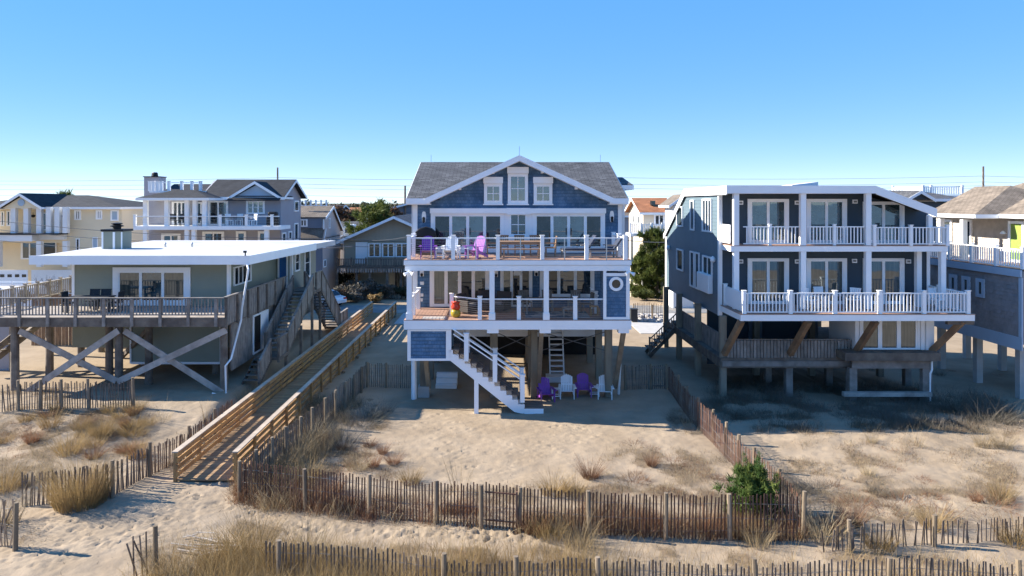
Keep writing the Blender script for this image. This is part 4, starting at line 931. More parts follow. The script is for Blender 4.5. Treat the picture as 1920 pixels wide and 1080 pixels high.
bd = Pieces('picket_board', 'grey_wood', MB().box(-.068, .068, -.012, .012, 0, Z(638, 33.5) - PZ - .02)); r_ = MB().box(X(1360, 33.55), X(1594, 33.55), 33.55, 33.62, Z(638, 33.5), Z(638, 33.5) + .05).build('lower_railing', 'grey_wood', rh)
xx = X(1366, 33.5)
while xx < X(1593, 33.5): bd.put(r_, (xx, 33.54, PZ)); xx += .165
# glass room under the balcony
gx0, gx1 = X(1603, 33.3), X(1751, 33.3); z0 = Z(656, 33.3); z1 = R1 - .33
MB().box(gx0 + .03, gx1 - .03, 33.36, 36, z0, z1).build('sun_room', 'white', rh)
W4 = Wall((gx0, 33.35), (gx1, 33.35)); ww = lambda p: X(p, 33.3) - gx0
window(rh, W4, ww(1612), ww(1724), z0 + .02, z1, .08, 3, glass='glass_curtain', name='sunroom_window', sash=.1)
mb = MB(); W4.box(mb, ww(1736), W4.L, .0, .08, z0, z1); W4.box(mb, ww(1727), ww(1734), 0, .05, z0, z1); W4.box(mb, 0, ww(1610), 0, .08, z0, z1); mb.build('panel', 'white', rh)
MB().box(rx0 + .5, gx0 - .2, 38.5, 38.6, .5, R1 - .4).build('inner_wall', 'slate_dark', rh)
for p in (1408, 1425, 1508, 1530): MB().box(X(p, 38.4) - .12, X(p, 38.4) + .12, 38.4, 38.49, 1.5, R1 - .4).build('inner_trim', 'bluegrey', rh)
for (a, b), (c, d) in (((1390, 600), (1358, 664)), ((1516, 600), (1481, 664)), ((1642, 600), (1602, 664)), ((1805, 604), (1745, 660))):
    MB().beam((X(a, 32.0), 32.0, R1 - .36), (X(c, 33.3), 33.3, Z(d, 33.3)), .24, .26).build('strut', 'strut', rh)
MB().beam((X(1776, 32), 32.05, R1 - .42), (X(1826, 32), 32.05, R1 - .42), .2, .2).build('strut', 'old_wood', rh)
MB().tube([(X(1746, 32.9), 32.85, Z(677, 32.9)), (X(1746, 32.9), 32.85, Z(693, 32.9)), (X(1743, 32.9), 32.85, Z(700, 32.9)), (X(1743, 32.9), 32.85, .05)], .045, 6).build('downspout', 'white', rh)
# side walk with railing and stair under the left wall
wz = PZ - .05; sxw = rx0 - .02
MB().box(sxw - .02, sxw + 1.6, 34, 44.5, wz - .2, wz).build('side_walk', 'old_wood', rh)
r_ = MB().box(sxw - .02, sxw + .05, 34, 43.5, wz + .95, wz + 1.03).build('side_railing', 'grey_wood', rh); bd2 = Pieces('picket_board', 'grey_wood', MB().box(-.01, .01, -.07, .07, 0, .945))
for i in range(58): bd2.put(r_, (sxw, 34.2 + i * .16, wz))
ss = MB(); tr2 = Pieces('tread', 'old_wood', MB().box(-.16, .16, -.55, .55, -.03, .03))
sd = ss.beam((sxw - .1, 42.4, wz - .05), (sxw - 1.9, 42.4, .05), .05, .22).build('side_stair', 'old_wood', rh); MB().beam((sxw - .1, 43.5, wz - .05), (sxw - 1.9, 43.5, .05), .05, .22).build('stringer', 'old_wood', sd)
for i in range(7): tr2.put(sd, (sxw - .25 - i * .26, 42.95, wz - .2 - i * .205))
railing(rh, [(sxw - .1, 42.35, wz), (sxw - 1.9, 42.35, .2)], .95, [(0, 0), (0, .5), (0, 1)], 'old_wood', pw=.09, bal=.2, name='stair_railing', low=.15)
# white furniture behind the lower balcony railing
wc = dining_chair('white', 'balcony_chair')
for p, Y, r, l in ((1520, 33.3, .6, 'white chair at the left of the slate house lower balcony table'), (1540, 33.9, 0.1, 'white chair behind the balcony table below the middle sliding door'), (1600, 33.5, -.8, 'white chair at the right end of the slate house balcony table'), (1757, 33.4, .3, 'white chair in the right corner of the slate house lower balcony')):
    place(wc, (X(p, Y), Y, R1 + .001), r, l, 'white chairs on the slate house balcony')
bt_ = thing('balcony_table', 'grey topped table behind the white lower balcony railing of slate house', 'table', (X(1566, 33.2), 33.2, R1)); x, y, z = bt_.location
MB().box(x - .8, x + .8, y - .45, y + .45, z + .7, z + .74).build('tabletop', 'grey_fabric', bt_)
for a in (-.7, .7):
    for b in (-.38, .38): MB().box(x + a - .03, x + a + .03, y + b - .03, y + b + .03, z, z + .699).build('leg', 'white', bt_)
# ================================================================== tan house at the right edge
th = thing('tan_house', 'tan and grey shingled house with brown hip roof at right edge', 'house', (29, 34, 0))
TX = 24.9; ty0 = TX * F / (1918 - CX); ty1 = TX * F / (1742 - CX)
tz = lambda px, py: Z(py, TX * F / (px - CX))
zt, zbm, zbs = tz(1920, 501.5), tz(1920, 645), tz(1920, 659)
MB().box(TX, TX + 10, ty0, ty1, zbs + .3, zt - .2).build('wall', 'grey_shingle', th)
Wt = Wall((TX, ty1), (TX, ty0))
shingles(th, Wt, zbs + .6, zt - .45, lambda z: (0, Wt.L), 'grey_shingle', .19, .22)
mb = MB(); Wt.box(mb, 0, Wt.L, .0, .05, zbs, zbs + .62); Wt.box(mb, Wt.L - .2, Wt.L, .001, .06, zbs + .63, zt - .5); Wt.box(mb, 0, Wt.L, .03, .12, zt - .48, zt - .14); build_each(mb, 'trim_board', 'trim_blue', th)
for p, py in ((1789, 531), (1813, 535), (1840, 540)):
    yy = TX * F / (p - CX); window(th, Wt, ty1 - yy - .3, ty1 - yy + .3, Z(py, yy) - .48, Z(py, yy) + .48, .17, 1, trim='trim_blue', glass='glass_curtain', b=.03)
tp = Pieces('pile', 'concrete', MB().box(-.16, .16, -.16, .16, -.2, zbs))
for i in range(4):
    for xo in (.5, 4): tp.put(th, (TX + xo, ty0 + .8 + i * 3, 0))
railing(th, [(TX + .05, ty1, zt - .1), (TX + .05, ty0 + .05, zt - .1), (TX + 6, ty0 + .05, zt - .1)], .95, [(0, 0.0), (0, .25), (0, .5), (0, .75), (0, 1)], bal=.16, pw=.14)
MB().box(TX - .02, TX + 10, ty0 - .05, ty1, zt - .14, zt - .1).build('deck_floor', 'deck_board', th)
UX = TX + 2.2; uy0, uy1 = 33.6, 42.5; ze = Z(402, UX * F / 960)
MB().box(UX, UX + 10, uy0, uy1, zt - .1, ze).build('upper_wall', 'tan_shingle', th)
Wu = Wall((UX, uy1), (UX, uy0)); shingles(th, Wu, zt - .1, ze - .1, lambda z: (0, Wu.L), 'tan_shingle', .19, .2)
yy = lambda p: uy1 - UX * F / (p - CX)
window(th, Wu, yy(1893), yy(1893) + 1.1, zt - .05, ze - .35, .14, 1, glass='lime_door', name='green_door', b=.03)
window(th, Wu, yy(1764), yy(1787), zt - .05, ze - .4, .14, 1, glass='glass_curtain', name='door', b=.03); window(th, Wu, yy(1802), yy(1824), zt - .05, ze - .35, .12, 2, glass='glass_dark', name='sliding_door', b=.03)
MB().box(TX + .25, TX + .5, TX * F / (1794 - CX) - .12, TX * F / (1794 - CX) + .12, zt - .1, ze - .3).box(TX + .25, TX + .5, TX * F / (1752 - CX) - .12, TX * F / (1752 - CX) + .12, zt - .1, ze - .3).build('column', 'white', th)
ly = UX * F / (1886 - CX); MB().lathe((UX - .15, ly, ze - 1.05), [(.16, 0), (.1, .1), (.04, .16)], 8).build('wall_lamp', 'white', th)
# hip roofs
def hip(parent, x0, x1, y0, y1, z0, z1, m, rx=None, ry=None, t=.16, trim='white', name='roof'):
    """hip roof; ridge between (rx0, ry0) and (rx1, ry1)"""
    (ra, rb), (ca, cb2) = rx, ry; P = [(x0, y0, z0), (x1, y0, z0), (x1, y1, z0), (x0, y1, z0)]; A_ = (ra, ca, z1); B_ = (rb, cb2, z1)
    mb = MB(); k = 0
    if ca == cb2: fs = [[P[0], P[1], B_, A_], [P[1], P[2], B_], [P[2], P[3], A_, B_], [P[3], P[0], A_]]
    else: fs = [[P[0], P[1], A_], [P[1], P[2], B_, A_], [P[2], P[3], B_], [P[3], P[0], A_, B_]]
    for f_ in fs: mb.poly(f_)
    mb.poly([P[3], P[2], P[1], P[0]]); r = mb.build(name, m, parent)
    if trim: MB().box(x0, x1, y0 - .04, y0, z0 - .2, z0 - .005).box(x0 - .04, x0, y0, y1, z0 - .2, z0 - .005).box(x1, x1 + .04, y0, y1, z0 - .2, z0 - .005).box(x0, x1, y0, y1, z0 - .22, z0 - .201).build('fascia', trim, r)
    return r
hip(th, TX + .2, TX + 7.5, 36.2, ty1 + .6, ze, Z(349, 40), 'roof_tan', (TX + 3.9, TX + 3.9), (38.6, 41.5))
hip(th, UX - .7, UX + 12, 32.6, uy1, ze + .02, Z(322, 40), 'roof_tan', (UX + 6, UX + 6), (37.5, 40.5))
# ================================================================== sage green house on the left
LD, LW, LR = 31.8, 35.38, 34                       # deck front, front wall, roof front edge
lh = thing('sage_house', 'low sage green house with flat white roof and grey timber deck on piles', 'house', (-19, 35.38, 0))
xl = lambda p: X(p, LD); zl = lambda p: Z(p, LD); xv = lambda p: X(p, LW); zv = lambda p: Z(p, LW)
DZ = zl(595); wx0, wx1 = xv(136), xv(430); RTL = Z(481, LR); wy1 = 42.73; bx1 = X(547, 42.73); ey = 48.25
MB().box(wx0, wx1, LW, wy1 - .01, 2.1, RTL - .1).box(wx0, bx1, wy1, ey, 2.1, RTL - .1).build('wall', 'sage', lh)
Wf = Wall((wx0, LW), (wx1, LW)); Wsd = Wall((wx1, LW), (wx1, wy1)); Wrec = Wall((wx1, wy1), (bx1, wy1)); Wb = Wall((bx1, wy1), (bx1, ey))
for W_ in (Wf, Wsd, Wrec, Wb): lap(lh, W_, 0, W_.L, 2.1 if W_ is Wf else DZ, RTL - .3, .15, 'sage')
mb = MB(); mb.box(wx0 - .02, wx0 + .12, LW - .04, LW - .02, DZ, RTL - .3).box(wx1 - .12, wx1 + .02, LW - .04, LW - .02, DZ, RTL - .3).box(wx1 + .021, wx1 + .045, LW - .04, LW + .12, DZ, RTL - .3).box(bx1 - .12, bx1 + .03, wy1 - .04, wy1 - .02, DZ, RTL - .3).box(bx1 + .031, bx1 + .05, wy1 - .04, wy1 + .14, DZ, RTL - .3).build('corner_board', 'white', lh)
window(lh, Wf, xv(213) - wx0, xv(358) - wx0, DZ + .02, zv(501), .28, 3, glass=('glass_curtain', 'glass_bright', 'glass_curtain'), name='sliding_door', b=.03, sash=.07)
ys = lambda p, x: x * F / (p - CX)
window(lh, Wsd, ys(437, wx1) - LW, ys(469, wx1) - LW, Z(533, 36.76), Z(498, 36.76), .07, 4, glass='glass_dark', b=.02, sash=.035)
window(lh, Wrec, .12, .75, DZ, DZ + 2.05, .09, 1, glass='blue_door', name='entry_door', b=.02)
Wp = Wb; window(lh, Wb, .5, 1.5, DZ + .95, DZ + 2.1, .09, 1, (1, 2), b=.02); window(lh, Wb, 2.6, 3.9, DZ + .3, DZ + 2.3, .1, 1, (1, 2), b=.02)
# roof slab
rx0_, rx1_ = X(57, LR), X(467, LR); bk = 44.57; bxl, bxr = X(228, bk), X(592, bk)
mb = MB(); mb.slab((rx0_, LR, RTL), (rx1_, LR, RTL), (bxr, bk, RTL), (bxl, bk, RTL), .34); mb.slab((bxl, bk + .001, RTL), (bxr, bk + .001, RTL), (bxr + .3, ey + .4, RTL - .002), (bxl, ey + .4, RTL - .002), .34)
rf = mb.build('roof', 'membrane', lh)
mb = MB(); mb.box(rx0_ - .04, rx1_ + .05, LR - .05, LR - .002, RTL - .40, RTL + .05); mb.hexa([(rx1_ + .002, LR, RTL - .40), (rx1_ + .05, LR, RTL - .40), (bxr + .05, bk, RTL - .40), (bxr + .002, bk, RTL - .40), (rx1_ + .002, LR, RTL + .05), (rx1_ + .05, LR, RTL + .05), (bxr + .05, bk, RTL + .05), (bxr + .002, bk, RTL + .05)])
mb.build('fascia', 'white', rf)
MB().box(X(192, 39.52), X(229, 39.52), 39.52, 40.53, RTL, Z(434, 39.52)).build('chimney', 'sage', rf)
ch = MB().box(X(191, 39.52) - .05, X(230, 39.52) + .05, 39.47, 40.57, Z(434, 39.52), Z(430, 39.52)).lathe((X(211, 39.52), 39.98, Z(430, 39.52)), [(.22, 0), (.22, .12), (.36, .16), (.36, .2), (.18, .25), (.3, .3), (.3, .34), (.05, .38)], 10).build('chimney_cap', 'black', rf)
MB().box(X(192, 39.52) - .03, X(194, 39.52), 39.48, 39.52, RTL, Z(435, 39.52)).box(X(212, 39.52), X(216, 39.52), 39.48, 39.52, RTL, Z(435, 39.52)).box(X(227.5, 39.52), X(229.5, 39.52), 39.48, 39.52, RTL, Z(435, 39.52)).build('chimney_trim', 'white', rf)
vp = Pieces('vent_pipe', 'steel', MB().lathe((0, 0, 0), [(.06, 0), (.06, .2), (.09, .21), (.02, .28)], 8))
for p, y in ((310, 41.36), (360, 41.36)): vp.put(rf, (X(p, y), y, RTL))
MB().beam((rx1_ - .15, LR - .1, RTL + .05), (rx1_ - .15, LR - .1, RTL + .22), .05, .05).box(rx1_ - .22, rx1_ - .08, LR - .2, LR - .08, RTL + .2, RTL + .3).build('corner_light', 'charcoal', rf)
# deck
dxl, dxr = X(-90, LD), xl(421)
dk_ = MB().box(dxl, dxr - .05, LD + .1, LW - .02, DZ - .2, DZ - .04).box(wx1 + .06, dxr - .05, LW, 41.36, DZ - .2, DZ - .04).build('deck', 'old_wood', lh)
bd = Pieces('deck_board', 'pale_wood', MB().box(dxl, dxr, -.066, .066, -.038, 0))
for i in range(25): bd.put(dk_, (0, LD + .05 + i * .14, DZ))
bd = Pieces('deck_board', 'pale_wood', MB().box(wx1 + .05, dxr, -.066, .066, -.038, 0))
for i in range(42): bd.put(dk_, (0, LW + .1 + i * .14, DZ))
MB().box(dxl, dxr, LD - .0, LD + .05, DZ - .45, DZ - .05).box(dxr - .05, dxr, LD + .051, 41.36, DZ - .45, DZ - .05).build('rim_joist', 'old_wood', dk_)
ra = railing(lh, [(dxl, LD - .03, DZ), (dxr, LD - .03, DZ)], .93, [], 'grey_wood', rail=(.14, .05), bal=.15, balw=.04, low=.12)
pm = Pieces('post', 'grey_wood', MB().box(-.07, .07, -.1, -.02, -.42, .9))
for p in (-60, -10, 38, 91, 143, 196, 248.5, 301.5, 354, 406): pm.put(ra, (xl(p), LD + .0, DZ))
# closed board railing along the right edge of the deck
rb = MB().box(dxr - .07, dxr + .07, LD, 40.9, DZ + .9, DZ + .95).build('deck_railing', 'grey_wood', lh)
fb = Pieces('fence_board', 'grey_wood', MB().box(-.012, .012, -.068, .068, -.4, .9)); pm = Pieces('post', 'old_wood', MB().box(.015, .1, -.06, .06, -.5, .9))
for i in range(60): fb.put(rb, (dxr - .01 + .0, LD + .12 + i * .15, DZ))
for i in range(7): pm.put(rb, (dxr, LD + .06 + i * 1.4, DZ))
# below the deck: board wall with a door, crawlspace wall, piles and braces
bw = MB().box(dxr - .16, dxr - .12, LD + 1.0, 41.54, .9+.7, DZ - .46).build('skirt_wall', 'old_wood', lh)
sbd = Pieces('fence_board', 'grey_wood', MB().box(-.012, .012, -.068, .068, .8+.7, DZ - .47))
yy_ = LD + 1.1
while yy_ < 41.54:
    sbd.put(bw, (dxr - .105, yy_, 0)); yy_ += .142
Wd = Wall((dxr - .09, LD), (dxr - .09, 42.27)); d0, d1 = ys(477, dxr) - LD, ys(505, dxr) - LD
window(lh, Wd, d0, d1, 1.65, 3.7, .09, 2, glass=('black', 'white'), name='under_deck_door', b=.005, depth=.05, sash=.02)
MB().box(X(245, 34.55), X(413, 34.55), 34.55, 34.92, Z(681, 34.55), DZ - .4).build('ground_room', 'sage', lh)
Wg = Wall((X(245, 34.55), 34.55), (X(413, 34.55), 34.55)); lap(lh, Wg, 0, Wg.L, Z(681, 34.55), DZ - .41, .15, 'sage')
MB().box(X(243, 34.46), X(246, 34.46), 34.46, 34.52, Z(681, 34.55), DZ - .4).box(X(412, 34.46), X(415, 34.46), 34.46, 34.52, Z(681, 34.55), DZ - .4).box(X(246.1, 34.46), X(411.9, 34.46), 34.46, 34.52, Z(681, 34.55) - .03, Z(678, 34.55)).build('corner_board', 'white', lh)
pl = Pieces('pile', 'old_wood', MB().tube([(0, 0, -.1), (0, 0, DZ - .2)], [.19, .17], 10))
for p in (28, 223, 420): pl.put(lh, (X(p, 32.16), 32.16, 0))
for p, y in ((93, 34.92), (152, 36.76), (205, 34), (279, 33.27), (92, 39.52), (190, 40.44), (300, 38.6), (360, 38.6), (405, 35.38)): pl.put(lh, (X(p, y), y, 0))
br = lambda a, b, y: MB().beam((X(a[0], y), y, Z(a[1], y)), (X(b[0], y), y, Z(b[1], y)), .05, .29, (0, 0, 1)).build('brace', 'pale_wood', lh)
br((36, 620), (218, 714), 31.95); br((222, 620), (41, 742), 31.88); br((233, 620), (417, 737), 31.95); br((424, 619), (220, 716), 31.88)
MB().beam((X(280, 33.36), 33.45, 3.5), (X(225, 35.11), 35.2, 1.6), .15, .2).beam((X(230, 33.54), 33.54, 3.2), (X(275, 35.38), 35.38, 2.2), .15, .2).build('brace', 'old_wood', lh)
# board screen under the deck at the back
sw = MB().box(X(60, 42.27), X(245, 42.27), 42.27, 42.32, 2.9, 3.0).build('board_screen', 'old_wood', lh); bs = Pieces('fence_board', 'strut', MB().box(-.09, .09, -.015, .015, Z(658, 42.27), DZ - .3))
xx = X(62, 42.27)
while xx < X(244, 42.27): bs.put(sw, (xx, 42.26, 0), (0, random.uniform(-.006, .006), 0)); xx += .21
# steps at far left under the deck
ls = MB().beam((X(90, 36.76), 36.76, 3.9), (X(33, 37), 34.37, 1.6), .08, .3).beam((X(98, 36.76), 37.68, 3.9), (X(40, 37), 35.29, 1.6), .08, .3).build('under_stairs', 'old_wood', lh)
for i in range(9):
    t = i / 8.; MB().beam((X(90, 36.76) * (1-t) + X(33, 37) * t, 36.76 * (1-t) + 34.37 * t, 3.9 - 2.2 * t), (X(98, 36.76) * (1-t) + X(40, 37) * t, 37.68 * (1-t) + 35.29 * t, 3.9 - 2.2 * t), .25, .04).build('tread', 'old_wood', ls)
MB().box(X(-36.76, 35.84), X(17, 35.84), 35.84, 36.02, 0, 3.2).build('under_wall', 'grey_siding', lh)
# downspout
dsx = lambda p: X(p, LD - .15); dsz = lambda p: Z(p, LD - .15)
MB().tube([(rx1_ - .05, LR - .12, RTL - .4), (X(466, 33.54), 33.54, Z(505, 33.54)), (dxr + .25, 33.27, DZ + .2), (dxr + .25, 33.18, DZ - .35), (dxr + .2, 32.07, Z(672, 32.16)), (dxr + .1, LD - .15, dsz(686)), (dsx(424), LD - .15, dsz(742)), (dsx(400), LD - .3, .8)], .05, 6).build('downspout', 'offwhite', lh)
# far left deck edge running back
rl = railing(lh, [(X(-60, 32.35), 32.35, DZ), (X(133, 40.44), 40.44, DZ)], .93, [(0, k / 8) for k in range(9)], 'pale_wood', rail=(.14, .05), bal=.17, balw=.05, low=.12)
# outside stairs between sage house and boardwalk
stw = thing('timber_stairs', 'grey timber double stairs with solid board railings beside sage house', 'stairs', (-12, 40, 0))
def flight(P0, P1, w, n, side, tm='pale_wood', nm='flight'):
    """P0 top nose centre, P1 bottom nose centre; w width; side unit vector across"""
    P0, P1, sd_ = Vector(P0), Vector(P1), Vector(side); d = (P1 - P0); hd = Vector((d.x, d.y, 0)).normalized()
    mb = MB()
    for s in (-.5, .5): mb.beam(P0 + sd_ * w * s + Vector((0, 0, -.12)), P1 + sd_ * w * s + Vector((0, 0, -.12)), .05, .26)
    fl = mb.build(nm, 'old_wood', stw)
    for i in range(n):
        c = P0 + d * ((i + .5) / n); a = c - sd_ * (w/2 - .04); b = c + sd_ * (w/2 - .04); MB().beam(a, b, .27, .045).build('tread', tm, fl)
    return fl
def boardrail(a, b, h=1.0, nm='board_railing', drop=.1):
    a, b = Vector(a), Vector(b); L_ = (b - a).length; n = max(2, int(L_ / .15)); up = Vector((0, 0, 1))
    r = MB().beam(a + up * h, b + up * h, .12, .05).build(nm, 'grey_wood', stw)
    k = (b - a) / n; ang = math.atan2((b - a).y, (b - a).x)
    P = Pieces('fence_board', 'grey_wood', MB().box(-.07, .07, -.012, .012, -drop, h - .03))
    for i in range(n): P.put(r, a + k * (i + .5), (0, 0, ang))
    pm = Pieces('post', 'old_wood', MB().box(-.05, .05, -.06, .06, -drop - .15, h))
    for i in range(0, n + 1, max(1, n // max(1, round(L_ / 1.5)))): pm.put(r, a + k * i + Vector((0, -.075, 0)), (0, 0, ang))
MB().box(dxr, -11.35, 41.2, 43.2, DZ - .2, DZ).build('landing', 'old_wood', stw)
flight((-11.95, 41.2, DZ), (-11.95, 36.4, 1.75), 1.1, 14, (1, 0, 0))
boardrail((-11.38, 41.3, DZ), (-11.38, 36.4, 1.75), 1.05)
boardrail((-12.56, 41.2, DZ), (-12.56, 36.4, 1.75), .95)
MB().box(-12.6, -11.3, 34.9, 36.4, 1.55, 1.7).build('landing', 'old_wood', stw)
boardrail((-11.38, 36.3, 1.7), (-11.38, 34.95, 1.7), 1.0)
flight((-12.2, 34.9, 1.7), (-12.2, 33.2, .85), .8, 5, (1, 0, 0), 'old_wood')
boardrail((-11.78, 34.9, 1.7), (-11.78, 33.3, .95), .95)
flight((-11.9, 43.2, DZ), (-11.9, 48.2, .9), 1.0, 14, (1, 0, 0), 'old_wood')
boardrail((-11.38, 42.0, DZ), (-11.38, 43.2, DZ), 1.05); boardrail((-11.38, 43.2, DZ), (-11.38, 48.2, .95), 1.05); boardrail((-12.42, 43.2, DZ), (-12.42, 48.2, .95), 1.0)
MB().box(-12.5, -11.3, 48.2, 50.5, .7, .85).build('landing', 'old_wood', stw); boardrail((-11.38, 48.2, .85), (-11.38, 50.5, .85), .95)
for x, y, h in ((-11.45, 41.3, DZ), (-11.45, 36.3, 1.7), (-11.45, 39, 2.6), (-11.45, 48, .85), (-11.45, 43.1, DZ), (-12.55, 36.3, 1.7), (-12.5, 35, 1.7)):
    MB().box(x - .07, x + .07, y - .07, y + .07, -.2, h - .02).build('post', 'old_wood', stw)
# dark dining set on the sage house deck
dt = thing('outdoor_table', 'dark outdoor table on the grey deck of sage house', 'table', (X(170, 33.45), 33.45, DZ)); x, y, z = dt.location
MB().box(x - 1.0, x + 1.0, y - .45, y + .45, z + .7, z + .75).build('tabletop', 'charcoal', dt)
for a in (-.9, .9):
    for b in (-.38, .38): MB().box(x + a - .04, x + a + .04, y + b - .04, y + b + .04, z, z + .699).build('leg', 'charcoal', dt)
oc = dining_chair('charcoal', 'outdoor_chair')
for p, Y, r, l in ((132, 33.45, math.pi/2, 'dark chair at the left end of the table on the grey deck'), (172, 34.19, 0, 'dark chair behind the table, left of two on the grey deck'), (193, 34.19, 0, 'dark chair behind the table, right of two on the grey deck'), (217, 33.54, -math.pi/2, 'dark chair at the right end of the table before the sage house sliding door')):
    place(oc, (X(p, Y), Y, DZ + .001), r, l, 'dark chairs on the grey deck')
# orange sawhorses below the deck
def sawhorse(px, py, r, l):
    x, y = G(px, py); t = thing('sawhorse', l, 'sawhorse', (x, y, gz(x, y)), 'orange sawhorses', r)
    MB().beam((-.5, 0, .8), (.5, 0, .8), .06, .12).build('top_bar', 'orange_plastic', t); MB().beam((-.45, .2, .3), (.45, .2, .3), .03, .06).build('cross_bar', 'orange_plastic', t)
    for a in (-.42, .42):
        for b in (-.3, .3): MB().beam((a, b, 0), (a, 0, .8), .05, .05).build('leg', 'orange_plastic', t)
sawhorse(48, 688, .2, 'orange sawhorse under left house at second pile'); sawhorse(15, 694, -.3, 'orange sawhorse farthest left under the grey deck'); sawhorse(112, 668, .5, 'orange sawhorse behind the round pile under the deck')
# ================================================================== houses behind
def bgwin(h, W, Y, p0, p1, t, b, x0, n=1, grid=(1, 1), fw=.12, trim='white', glass='glass', name='window', **k):
    return window(h, W, X(p0, Y) - x0, X(p1, Y) - x0, Z(b, Y), Z(t, Y), fw, n, grid, trim=trim, glass=glass, name=name, b=.02, sash=.06, **k)
# --- yellow house
Y = 64.; yh = thing('yellow_house', 'pale yellow two storey house with dark hip roof at left edge', 'house', (X(100, Y), Y, 0))
x0, x1 = X(-60, Y), X(228, Y); ze = Z(388, Y); px0, px1 = X(-4, Y), X(126, Y)
mb = MB(); mb.box(px1, x1, Y, Y + 10, 0, ze); mb.box(x0, px1 - .001, Y + 1.8, Y + 10, 0, ze); mb.box(x0, px1 - .002, Y, Y + 1.79, Z(455, Y) - .02, Z(440, Y)); mb.build('wall', 'yellow', yh)
W1 = Wall((x0, Y), (x1, Y)); W2_ = Wall((x0, Y + 1.8), (px1, Y + 1.8)); lap(yh, Wall((px1, Y), (x1, Y)), 0, x1 - px1, 0, ze - .2, .2, 'yellow')
for a in ((140, 152.5, 394, 412.5), (180.5, 192.5, 394, 411.5)): bgwin(yh, W1, Y, *a, x0, 2, glass='glass_dark')
bgwin(yh, W1, Y, 208, 223, 394, 414, x0, glass='trim_blue'); bgwin(yh, W1, Y, 143, 150, 447, 472, x0, glass='glass_dark', fw=.08); bgwin(yh, W1, Y, 174, 184, 445, 469, x0, glass='trim_blue', fw=.06)
Y2 = Y + 1.8
for a in ((2, 9, 396, 424), (13, 21, 395, 424), (79, 89, 398, 432), (94, 103, 399, 432)): bgwin(yh, W2_, Y2, *a, x0, 1, glass='glass', name='door')
bgwin(yh, W2_, Y2, 40, 72, 453, 486, x0, 2, glass='glass_curtain', name='sliding_door'); bgwin(yh, W2_, Y2, 80, 107, 453, 486, x0, 1, glass='glass_dark', name='sliding_door')
for p in (62, 114): MB().lathe((X(p, Y2 - .5), Y2 - .5, Z(406, Y2) - .1), [(.02, .5), (.03, .3), (.2, .25), (.14, .05), (.02, 0)], 8).build('porch_lamp', 'black', yh)
for a, b, p in ((388, 437, (27, 51, 75, 93, 109, 124)), (452, 500, (-2, 75, 124))):
    for q in p: MB().box(X(q, Y - 1) - .22, X(q, Y - 1) + .22, Y - 1.2, Y - .8, Z(b, Y - 1), Z(a, Y - 1)).build('column', 'offwhite', yh)
MB().box(x0, px1 + .1, Y - 1.5, Y - .01, Z(440, Y - 1), Z(437, Y - 1)).build('balcony_floor', 'charcoal', yh); MB().box(x0, X(79, Y), Y - 1.4, Y - .02, Z(452, Y - 1), Z(440, Y - 1) - .01).box(X(79, Y) + .01, px1, Y - .5, Y - .02, Z(450, Y - 1), Z(440, Y - 1) - .01).build('balcony_beam', 'offwhite', yh)
hip(yh, x0 - 1, X(232, Y), Y - .6, Y + 11, ze, Z(366, Y + 5), 'roof_dark', (x0 + 4, X(166, Y + 5)), (Y + 5, Y + 5))
gx0, gx1 = X(-6, Y - 1.6), X(78, Y - 1.6); gzt = Z(362, Y - 1.6)
MB().prism([(gx0 + .3, Y - 1.3, ze - .1), (gx1 - .3, Y - 1.3, ze - .1), ((gx0 + gx1) / 2, Y - 1.3, gzt - .3)], (0, 6, 0)).build('gable_wall', 'yellow', yh); gable_y(yh, gx0, gx1, Y - 1.6, Y + 5, ze, gzt, 'roof_dark', name='porch_roof')
MB().lathe((0, 0, 0), [(.32, 0), (.32, .05)], 12).build('gable_medallion', 'trim_blue', yh).rotation_euler.x = math.pi / 2
m_ = [c for c in yh.children if c.name.startswith('gable_medallion')][0]; m_.data.transform(Matrix.Translation(-Vector((0, 0, 0)) + yh.location)); m_.location = Vector(((gx0 + gx1) / 2 - .0, Y - 1.32, Z(380, Y - 1.3))) - Vector(yh.location); m_.data.update()
gd = MB().box(X(-40, Y - .1), X(52, Y - .1), Y - .12, Y - .02, 0, Z(506, Y)).build('garage_door', 'white', yh)
for p in (4, 18, 32, 45): MB().box(X(p - 4, Y - .13), X(p + 4, Y - .13), Y - .14, Y - .122, Z(519.5, Y), Z(514, Y)).build('pane', 'glass_dark', gd)
MB().box(X(60, Y), X(136, Y), Y - .1, Y - .01, 0, Z(506, Y)).build('ground_floor_trim', 'offwhite', yh)
# --- grey house with upper porch
Y = 60.; gh = thing('grey_house', 'grey three storey house with white columned porch and roof deck', 'house', (X(400, Y), Y, 0))
x0, x1 = X(268, Y), X(526, Y); yb = 66.0; ze = Z(369, Y); yr = 63.; zr_ = Z(336.5, yr)
mb = MB().box(x0, x1, Y, yb, 0, ze - .02); mb.prism([(x0 + 5, Y + .02, ze - .03), (x0 + 5, yb - .02, ze - .03), (x0 + 5, yr, zr_ - .1)], (x1 - x0 - 5.01, 0, 0)); mb.build('wall', 'grey_siding', gh)
W1 = Wall((x0, Y), (x1, Y)); W2_ = Wall((x1, Y), (x1, yb)); lap(gh, W1, 0, W1.L, 0, ze - .1, .2, 'grey_siding')
def gr_(z):
    if z < ze: return (0, W2_.L)
    k = (z - ze) / (zr_ - ze); return (k * (yr - Y), W2_.L - k * (yb - yr))
lap(gh, W2_, 0, W2_.L, 0, zr_ - .2, .2, 'grey_siding', gr_)
gable_x(gh, X(380, Y), x1 + .5, Y - .5, yb + .5, ze, zr_, 'roof_dark', yr=yr)
gable_x(gh, X(296, Y), X(380, Y) - .05, Y - .5, yb + .5, ze, Z(345, yr), 'roof_dark', yr=yr)
